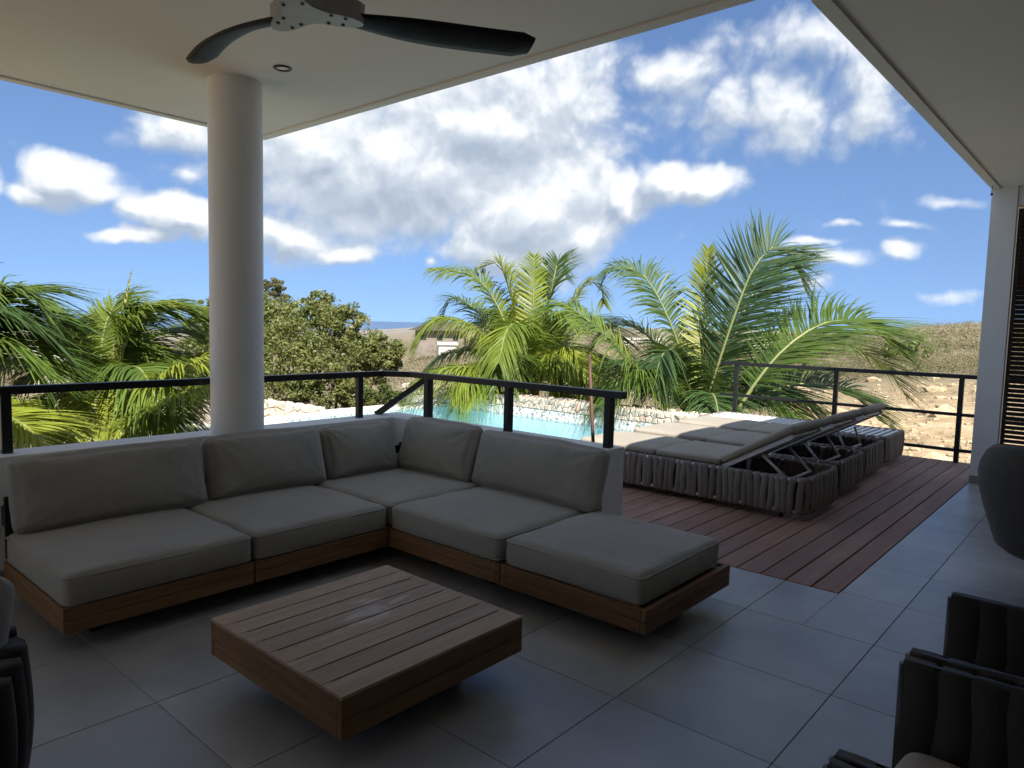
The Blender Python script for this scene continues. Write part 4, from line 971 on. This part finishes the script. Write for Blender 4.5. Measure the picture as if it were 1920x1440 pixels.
tM, cM = px_palm('coconut_palm', 'yellow green coconut palm with orange leaf bases behind the pool wall', 995, D, 735, 2, [
 ([(990, 740, D), (940, 665, D - .3), (880, 610, D - .5), (820, 600, D - .6), (780, 640, D - .6)], .66, Yl, dict(droop=.85, roll=.1, wind=.05, n=74)),
 ([(992, 735, D), (960, 640, D), (925, 560, D), (880, 515, D), (810, 505, D)], .72, Yl, dict(droop=.65, roll=.3, wind=.1, n=74)),
 ([(994, 735, D), (975, 630, D + .2), (955, 545, D + .2), (935, 495, D + .2), (905, 500, D + .2)], .68, Yl, dict(droop=.4, wind=.15)),
 ([(996, 735, D), (998, 640, D), (1000, 550, D), (1002, 478, D)], .52, Yl, dict(droop=.1, vee=.5, wind=.1, n=56)),
 ([(998, 735, D), (1015, 630, D + .2), (1034, 545, D + .2), (1048, 488, D + .3), (1062, 520, D + .3)], .62, G, dict(droop=.3, wind=.15)),
 ([(1000, 735, D), (1035, 640, D), (1075, 565, D), (1105, 528, D), (1128, 545, D), (1132, 570, D)], .5, Yl, dict(droop=.5, wind=.2)),
 ([(1002, 735, D - .2), (1040, 670, D - .5), (1078, 655, D - .8), (1100, 700, D - 1), (1112, 760, D - 1.1)], .62, Yl, dict(droop=1.0, wind=.05)),
 ([(1000, 740, D - .3), (1020, 690, D - .7), (1045, 690, D - 1), (1062, 745, D - 1.2)], .55, Yl, dict(droop=1.0, wind=.05)),
 ([(990, 745, D - .3), (930, 700, D - .6), (860, 688, D - .9), (800, 705, D - 1), (755, 750, D - 1)], .62, Yl, dict(droop=.9, wind=0, n=72)),
 ([(990, 740, D + .3), (940, 640, D + .8), (890, 580, D + 1.2), (850, 560, D + 1.4), (830, 590, D + 1.4)], .7, Dk, dict(droop=.6, wind=.1)),
 ([(1000, 735, D + .4), (1050, 640, D + 1), (1100, 600, D + 1.5), (1150, 620, D + 1.8), (1180, 680, D + 2)], .75, Dk, dict(droop=.6, wind=.2)),
 ([(992, 735, D + .3), (970, 640, D + .8), (940, 590, D + 1.3), (900, 610, D + 1.7)], .7, G, dict(droop=.6, wind=.1)),
 ([(995, 738, D - .4), (985, 660, D - .8), (970, 610, D - 1.1), (950, 620, D - 1.4), (935, 680, D - 1.6)], .6, Yl, dict(droop=.8, wind=.1)),
 ([(1000, 738, D - .3), (1020, 640, D - .7), (1050, 590, D - 1), (1085, 610, D - 1.2)], .6, G, dict(droop=.7, wind=.15)),
 ([(990, 745, D - .2), (950, 720, D - .6), (900, 725, D - 1), (860, 760, D - 1.2)], .55, Yl, dict(droop=.9, wind=0)),
])
D = 9.0
tL, cL_ = px_palm('coconut_palm', 'windblown coconut palm with a pale upright spear leaf beyond the long parapet', 195, D, 745, 3, [
 ([(205, 740, D), (215, 660, D), (230, 590, D), (247, 508, D)], .10, Yl, dict(droop=.0, vee=.2, n=40, wind=0, width=.02, start=.05)),
 ([(208, 735, D), (235, 640, D), (275, 588, D), (325, 575, D + .1), (375, 600, D + .2), (400, 650, D + .2)], .62, Yl, dict(droop=.6, wind=.3, n=78)),
 ([(206, 735, D), (222, 650, D + .2), (245, 595, D + .2), (290, 580, D + .2), (340, 600, D + .3)], .6, G, dict(droop=.55, wind=.4)),
 ([(215, 800, D - .6), (260, 760, D - .8), (320, 705, D - .9), (395, 672, D - .9), (450, 690, D - .8)], .52, Yl, dict(droop=.65, wind=.1, n=70)),
 ([(215, 820, D - .9), (260, 790, D - 1.2), (330, 748, D - 1.3), (400, 722, D - 1.3), (470, 735, D - 1.2)], .55, Yl, dict(droop=.7, wind=.05, n=70)),
 ([(200, 740, D), (190, 660, D + .1), (205, 590, D + .2), (235, 560, D + .3), (255, 590, D + .3)], .55, G, dict(droop=.45, wind=.4)),
 ([(195, 740, D), (170, 690, D - .3), (140, 645, D - .5), (135, 610, D - .6), (160, 600, D - .6)], .40, Yl, dict(droop=.5, wind=.25)),
 ([(195, 745, D), (150, 700, D - .4), (95, 690, D - .7), (40, 720, D - .9)], .55, Yl, dict(droop=.6, wind=.1)),
 ([(195, 750, D), (140, 740, D - .5), (80, 760, D - .8), (30, 820, D - 1)], .55, G, dict(droop=.7, wind=.1)),
 ([(190, 755, D - .3), (120, 790, D - .8), (60, 800, D - 1.2), (0, 780, D - 1.4)], .45, Yl, dict(droop=.5, wind=.1)),
 ([(200, 745, D - .2), (225, 700, D - .6), (260, 690, D - .9), (290, 740, D - 1.1), (300, 800, D - 1.2)], .55, G, dict(droop=.7, wind=.25)),
 ([(200, 740, D + .2), (260, 650, D + .6), (330, 620, D + .9), (400, 650, D + 1.1), (440, 720, D + 1.2)], .65, G, dict(droop=.6, wind=.35)),
 ([(198, 745, D - .2), (190, 720, D - .6), (180, 750, D - .9), (172, 820, D - 1.1)], .5, Yl, dict(droop=.8, wind=.2)),
 ([(205, 745, D - .2), (240, 740, D - .5), (260, 780, D - .7), (270, 840, D - .8)], .5, Yl, dict(droop=.8, wind=.2)),
])
MB().tube([cL_ - tL.location, at(215, 660, 9.0) - tL.location, at(230, 590, 9.0) - tL.location, at(247, 508, 9.0) - tL.location], [.035, .032, .026, .003], 8).build('spear_leaf', 'spear', tL, True)
D = 7.6
tF, cF = px_palm('coconut_palm', 'coconut palm at the free end of the parapet with fronds blown over the sea view', -110, D, 730, 4, [
 ([(-100, 720, D), (-60, 610, D), (0, 555, D), (55, 548, D), (95, 590, D)], .62, G, dict(droop=.6, wind=.45, n=72)),
 ([(-100, 720, D), (-70, 640, D - .2), (-20, 590, D - .2), (40, 590, D - .2), (85, 640, D - .1)], .62, Dk, dict(droop=.6, wind=.45, n=72)),
 ([(-105, 725, D), (-60, 670, D - .3), (-5, 640, D - .4), (45, 655, D - .4), (80, 700, D - .4)], .6, G, dict(droop=.6, wind=.4, n=70)),
 ([(-100, 730, D + .2), (-50, 650, D + .5), (10, 610, D + .6), (60, 620, D + .7), (95, 660, D + .7)], .6, Dk, dict(droop=.6, wind=.4, n=66)),
 ([(-105, 735, D - .3), (-60, 760, D - .6), (-10, 775, D - .8), (50, 800, D - .9), (110, 870, D - .9)], .55, Yl, dict(droop=.4, wind=.1, n=70)),
 ([(-110, 725, D), (-150, 640, D), (-210, 600, D), (-270, 640, D)], .6, G, dict(droop=.6, wind=.3)),
 ([(-110, 725, D), (-120, 620, D), (-100, 530, D), (-60, 500, D)], .5, G, dict(droop=.4, wind=.4)),
])

# further fronds that fill the crowns all round
for (t, c, spec, Lm) in ((tR, cR, ((100, 62, 2.5, 95, Dk), (60, 58, 2.6, 105, G), (20, 55, 2.6, 110, G), (-20, 50, 2.5, 115, Dk), (140, 55, 2.4, 110, G), (215, 62, 2.0, 130, Dk), (265, 58, 2.1, 125, G), (300, 55, 2.3, 120, G)), .66),
                     (tM, cM, ((80, 62, 2.5, 100, G), (30, 60, 2.5, 105, Dk), (-15, 55, 2.4, 112, G), (130, 58, 2.4, 110, Dk), (170, 50, 2.2, 115, Yl), (250, 66, 2.1, 125, Yl), (310, 60, 2.2, 118, G), (200, 66, 2.0, 130, G)), .62),
                     (tL, cL_, ((90, 62, 2.0, 105, G), (40, 55, 2.0, 110, Dk), (0, 52, 2.0, 115, G), (140, 50, 1.9, 118, Dk)), .5)):
    for i, (azd, el0, L, bend, mt) in enumerate(spec):
        frond(t, auto(c, azd, el0, L, bend), Lm, mt, 900 + i * 7 + int(azd) % 90, droop=.7, wind=.2, n=60)

# ------------------------------------------------------------------ broadleaf trees, shrubs, scrub
def leaf_cloud(centers, radii, per, size, seed, squash=.8):
    rs = np.random.default_rng(seed); n = len(centers) * per
    c = np.repeat(np.array(centers), per, 0); r = np.repeat(np.array(radii), per)
    d = rs.normal(size=(n, 3)); d /= np.linalg.norm(d, axis=1, keepdims=True)
    p = c + d * (r * rs.uniform(.35, 1.08, n) ** .6)[:, None] * np.array((1, 1, squash))
    nrm = d * .7 + rs.normal(size=(n, 3)) * .6 + np.array((0, 0, .35)); nrm /= np.linalg.norm(nrm, axis=1, keepdims=True)
    a = np.cross(nrm, rs.normal(size=(n, 3))); a /= np.linalg.norm(a, axis=1, keepdims=True); b = np.cross(nrm, a)
    s = size * rs.uniform(.6, 1.35, n)[:, None]
    V = np.stack([p - a * s, p + b * s * .42 + nrm * s * .08, p + a * s, p - b * s * .42 + nrm * s * .08], 1).reshape(-1, 3)
    return V, np.arange(n * 4).reshape(-1, 4)
def broad_tree(name, label, px, pybase, depth, blobs, per, size, mat, seed, nclump=24, group=None):
    b = at(px, pybase, depth); b.z = gz(b) - .05; t = tag(empty(name, b), label, 'tree' if 'tree' in name else 'shrub', group)
    rs = random.Random(seed); cs = []; rr = []
    for (qx, qy, dd, r) in blobs:
        c = at(qx, qy, depth + dd) - b
        MB().tube([Vector((rs.uniform(-.06, .06), rs.uniform(-.06, .06), 0)), c * .5 + Vector((rs.uniform(-.2, .2), rs.uniform(-.2, .2), -.1)), c], [.07, .045, .012], 7).build('trunk' if not cs else 'branch', 'bark', t, True)
        for k in range(nclump):
            d = Vector((rs.gauss(0, 1), rs.gauss(0, 1), rs.gauss(0, 1))).normalized() * r * rs.uniform(.3, 1.0); cs.append(c + d); rr.append(r * rs.uniform(.16, .36))
    V, f = leaf_cloud([tuple(c) for c in cs], rr, per, size, seed)
    tag(link('crown', np_mesh('crown', V, f, mat), t), kind='stuff'); return t
D = 16.5
broad_tree('broadleaf_tree', 'dense olive green tree standing behind the column and handrail', 590, 770, D,
  [(540, 640, 0, 1.0), (600, 630, .3, .95), (650, 615, 0, .62), (560, 690, -.5, 1.0), (640, 680, -.3, .95), (690, 670, .4, .7), (515, 600, .6, .7), (720, 665, .2, .5), (600, 580, .5, .42), (480, 660, .3, 1.0), (660, 730, -.6, .45), (560, 735, -.6, .5), (445, 650, .5, .9)], 110, .042, 'shrub', 21, 40)
broad_tree('wispy_tree', 'taller sparse grey leaved tree rising beside the column', 505, 770, 18.5, [(500, 560, 0, .5), (515, 535, 0, .32), (535, 575, 0, .35), (490, 600, 0, .6), (470, 560, 0, .5)], 60, .036, 'shrub2', 22, 24)
broad_tree('garden_shrub', 'bright green shrub between the spear leaf palm and the column', 385, 800, 14.5, [(385, 610, 0, .42), (370, 660, 0, .6), (400, 690, 0, .6), (360, 720, .2, .6), (395, 580, .2, .25)], 90, .04, 'shrub', 23, 22)
broad_tree('garden_shrub', 'low green shrub under the handrail next to the pool edge', 725, 790, 15.5, [(720, 735, 0, .35), (700, 750, 0, .35), (745, 752, 0, .3)], 80, .036, 'shrub', 24, 16)
broad_tree('hillside_bush', 'lone dark green bush on the dry hillside beyond the railing', 1705, 672, 62, [(1690, 660, 0, 1.3), (1712, 655, 0, 1.2), (1672, 664, 0, 1.2)], 40, .22, 'shrub', 25, 16)
broad_tree('hillside_bush', 'small bright green bush just above the deck railing', 1722, 695, 44, [(1722, 687, 0, .30), (1720, 692, 0, .3)], 30, .09, 'shrub', 26, 8)
def scrub_patch(name, label, pts, seed, mat='twig', tw=70, hmin=.5, hmax=1.1, wd=.018):
    rs = np.random.default_rng(seed); V = []; 
    for (x, y, z, sc) in pts:
        n = tw; a = rs.uniform(0, 2 * PI, n); e_ = rs.uniform(.15, 1.45, n); L = rs.uniform(hmin, hmax, n) * sc
        d = np.stack([np.cos(a) * np.cos(e_), np.sin(a) * np.cos(e_), np.sin(e_)], 1); o = np.array((x, y, z)) + d * (L * rs.uniform(0, .5, n))[:, None] + rs.normal(size=(n, 3)) * np.array((.25, .25, .05)) * sc
        sd = np.cross(d, rs.normal(size=(n, 3))); sd /= np.linalg.norm(sd, axis=1, keepdims=True); w = wd * sc * rs.uniform(.6, 1.6, n)[:, None]
        tip = o + d * L[:, None] * .75
        V.append(np.stack([o - sd * w, o + sd * w, tip + sd * w * .2, tip - sd * w * .2], 1).reshape(-1, 3))
    V = np.concatenate(V); return tag(link(name, np_mesh(name, V, np.arange(len(V)).reshape(-1, 4), mat)), label, 'scrub', kind='stuff')
def field(pxa, pxb, r0, r1, n, seed, s0, s1):
    rs = np.random.default_rng(seed); out = []
    for _ in range(n):
        px = rs.uniform(pxa, pxb); a = math.radians(41.07) - math.atan((px - 960) / F); r = math.exp(rs.uniform(math.log(r0), math.log(r1)))
        x, y = r * math.cos(a), r * math.sin(a); out.append((x, y, gz((x, y)), rs.uniform(s0, s1)))
    return out
def bush_field(name, label, pts, mat, per, size, seed):
    c = [(x, y, z + s_ * .28) for (x, y, z, s_) in pts]; V, f = leaf_cloud(c, [p[3] * .62 for p in pts], per, size, seed, .75)
    return tag(link(name, np_mesh(name, V, f, mat)), label, 'scrub', kind='stuff')
scrub_patch('dry_scrub', 'grey leafless thorn scrub covering the slope beyond the garden', field(640, 1250, 19, 90, 700, 31, .7, 1.5), 41)
scrub_patch('dry_scrub', 'dry thorn scrub beneath the olive tree', field(480, 760, 14.5, 19, 90, 32, .6, 1.0), 42)
bush_field('hillside_scrub', 'dry grey scrub on the hill beyond the deck railing', field(1380, 2050, 46, 280, 2600, 33, .5, 1.6), 'drybush', 110, .06, 43)
bush_field('green_scrub', 'muted green low bushes dotted over the dry hillside', field(1000, 2050, 50, 280, 240, 39, .6, 1.6), 'shrub2', 90, .085, 47)
bush_field('tall_scrub', 'tall grey thorn scrub in front of the brown roofed house', field(690, 930, 50, 88, 170, 40, 1.6, 2.8), 'drybush', 220, .075, 48)
bush_field('valley_scrub', 'mixed grey green thorn scrub on the slope behind the palms', field(680, 1350, 22, 80, 330, 50, .7, 1.7), 'drybush', 120, .05, 49)
scrub_patch('sand_weeds', 'thin dry weeds scattered over the sandy ground below the railing', field(1350, 2050, 13, 46, 150, 61, .12, .4), 62, tw=50, wd=.02)
scrub_patch('garden_scrub', 'dry yellow weeds in the gravel below the long parapet', field(-200, 480, 7.5, 30, 260, 34, .3, .9), 44, wd=.012)
bush_field('distant_scrub', 'far grey scrub plain behind the palms', field(-300, 1900, 90, 500, 1600, 35, 1.6, 3.8), 'drybush', 44, .2, 45)
V = []; Fs = []
pts_ = field(1330, 2100, 11.5, 45, 1300, 36, .02, .12) + field(700, 1330, 16, 40, 260, 37, .06, .4) + field(-200, 600, 8.5, 30, 300, 38, .04, .2)
pts_ += field(1380, 2050, 16, 46, 60, 63, .2, .5)
rs = np.random.default_rng(5); mb = MB()
ico = bmesh.new(); bmesh.ops.create_icosphere(ico, subdivisions=1, radius=1); ico.verts.index_update()
iv = np.array([v.co[:] for v in ico.verts]); ifc = [[v.index for v in f.verts] for f in ico.faces]; ico.free()
for (x, y, z, s) in pts_:
    q = iv * (1 + rs.uniform(-.28, .28, (len(iv), 1))) * s * np.array((1, rs.uniform(.7, 1.2), rs.uniform(.4, .7))) + (x, y, z)
    mb.add(q.tolist(), ifc)
tag(mb.build('rubble', 'rubble'), 'pale rubble and loose stones on the sandy slope', 'rubble', kind='stuff')

# ------------------------------------------------------------------ far houses
def far_house(label, px, py_top, depth, w, d, h, roofh, rz, overhang=.5, flat=False, wall='farwall'):
    c = at(px, py_top, depth); zg = gz(c) - .3; zt = c.z - roofh
    t = tag(empty('far_house', (c.x, c.y, zg), rz), label, 'house', 'houses on the far slope'); H = zt - zg
    MB().box((-w / 2, -d / 2, 0), (w / 2, d / 2, H)).build('wall', wall, t)
    if flat: MB().box((-w / 2 - .2, -d / 2 - .2, H + .003), (w / 2 + .2, d / 2 + .2, H + roofh)).build('roof', 'farwall', t)
    else:
        a, b = w / 2 + overhang, d / 2 + overhang; r = max(.1, a - b)
        MB().add([(-a, -b, H), (a, -b, H), (a, b, H), (-a, b, H), (-r, 0, H + roofh), (r, 0, H + roofh)], [(0, 1, 5, 4), (1, 2, 5), (2, 3, 4, 5), (3, 0, 4), (3, 2, 1, 0)]).build('roof', 'farroof', t)
    for k in range(3):
        for s in (-1, 1):
            x = -w / 2 + (k + .5) * w / 3; MB().box((x - w * .06, s * d / 2 - .02 * (s < 0), max(.4, H - 2.0)), (x + w * .06, s * d / 2 + .02 * (s > 0) + .0, max(.8, H - .9))).build('window', 'glass', t)
    return t
far_house('far house with a broad dark brown hipped roof against the sea', 828, 600, 150, 10, 8, 4, 2.2, math.radians(-48), 1.4, wall='farbrown')
far_house('low white flat roofed house below the brown roofed one', 838, 642, 90, 2.2, 3, 3, .3, math.radians(-40), flat=True)
far_house('long white flat roofed house seen between the two palms', 1205, 634, 190, 12, 8, 4, .5, math.radians(-60), flat=True)
far_house('white flat roofed house seen under the arching frond', 1432, 640, 170, 6, 6, 4, .4, math.radians(-70), flat=True)
far_house('white flat roofed house left of the spear leaf palm', 108, 652, 95, 6, 5, 3, .4, math.radians(-20), flat=True)
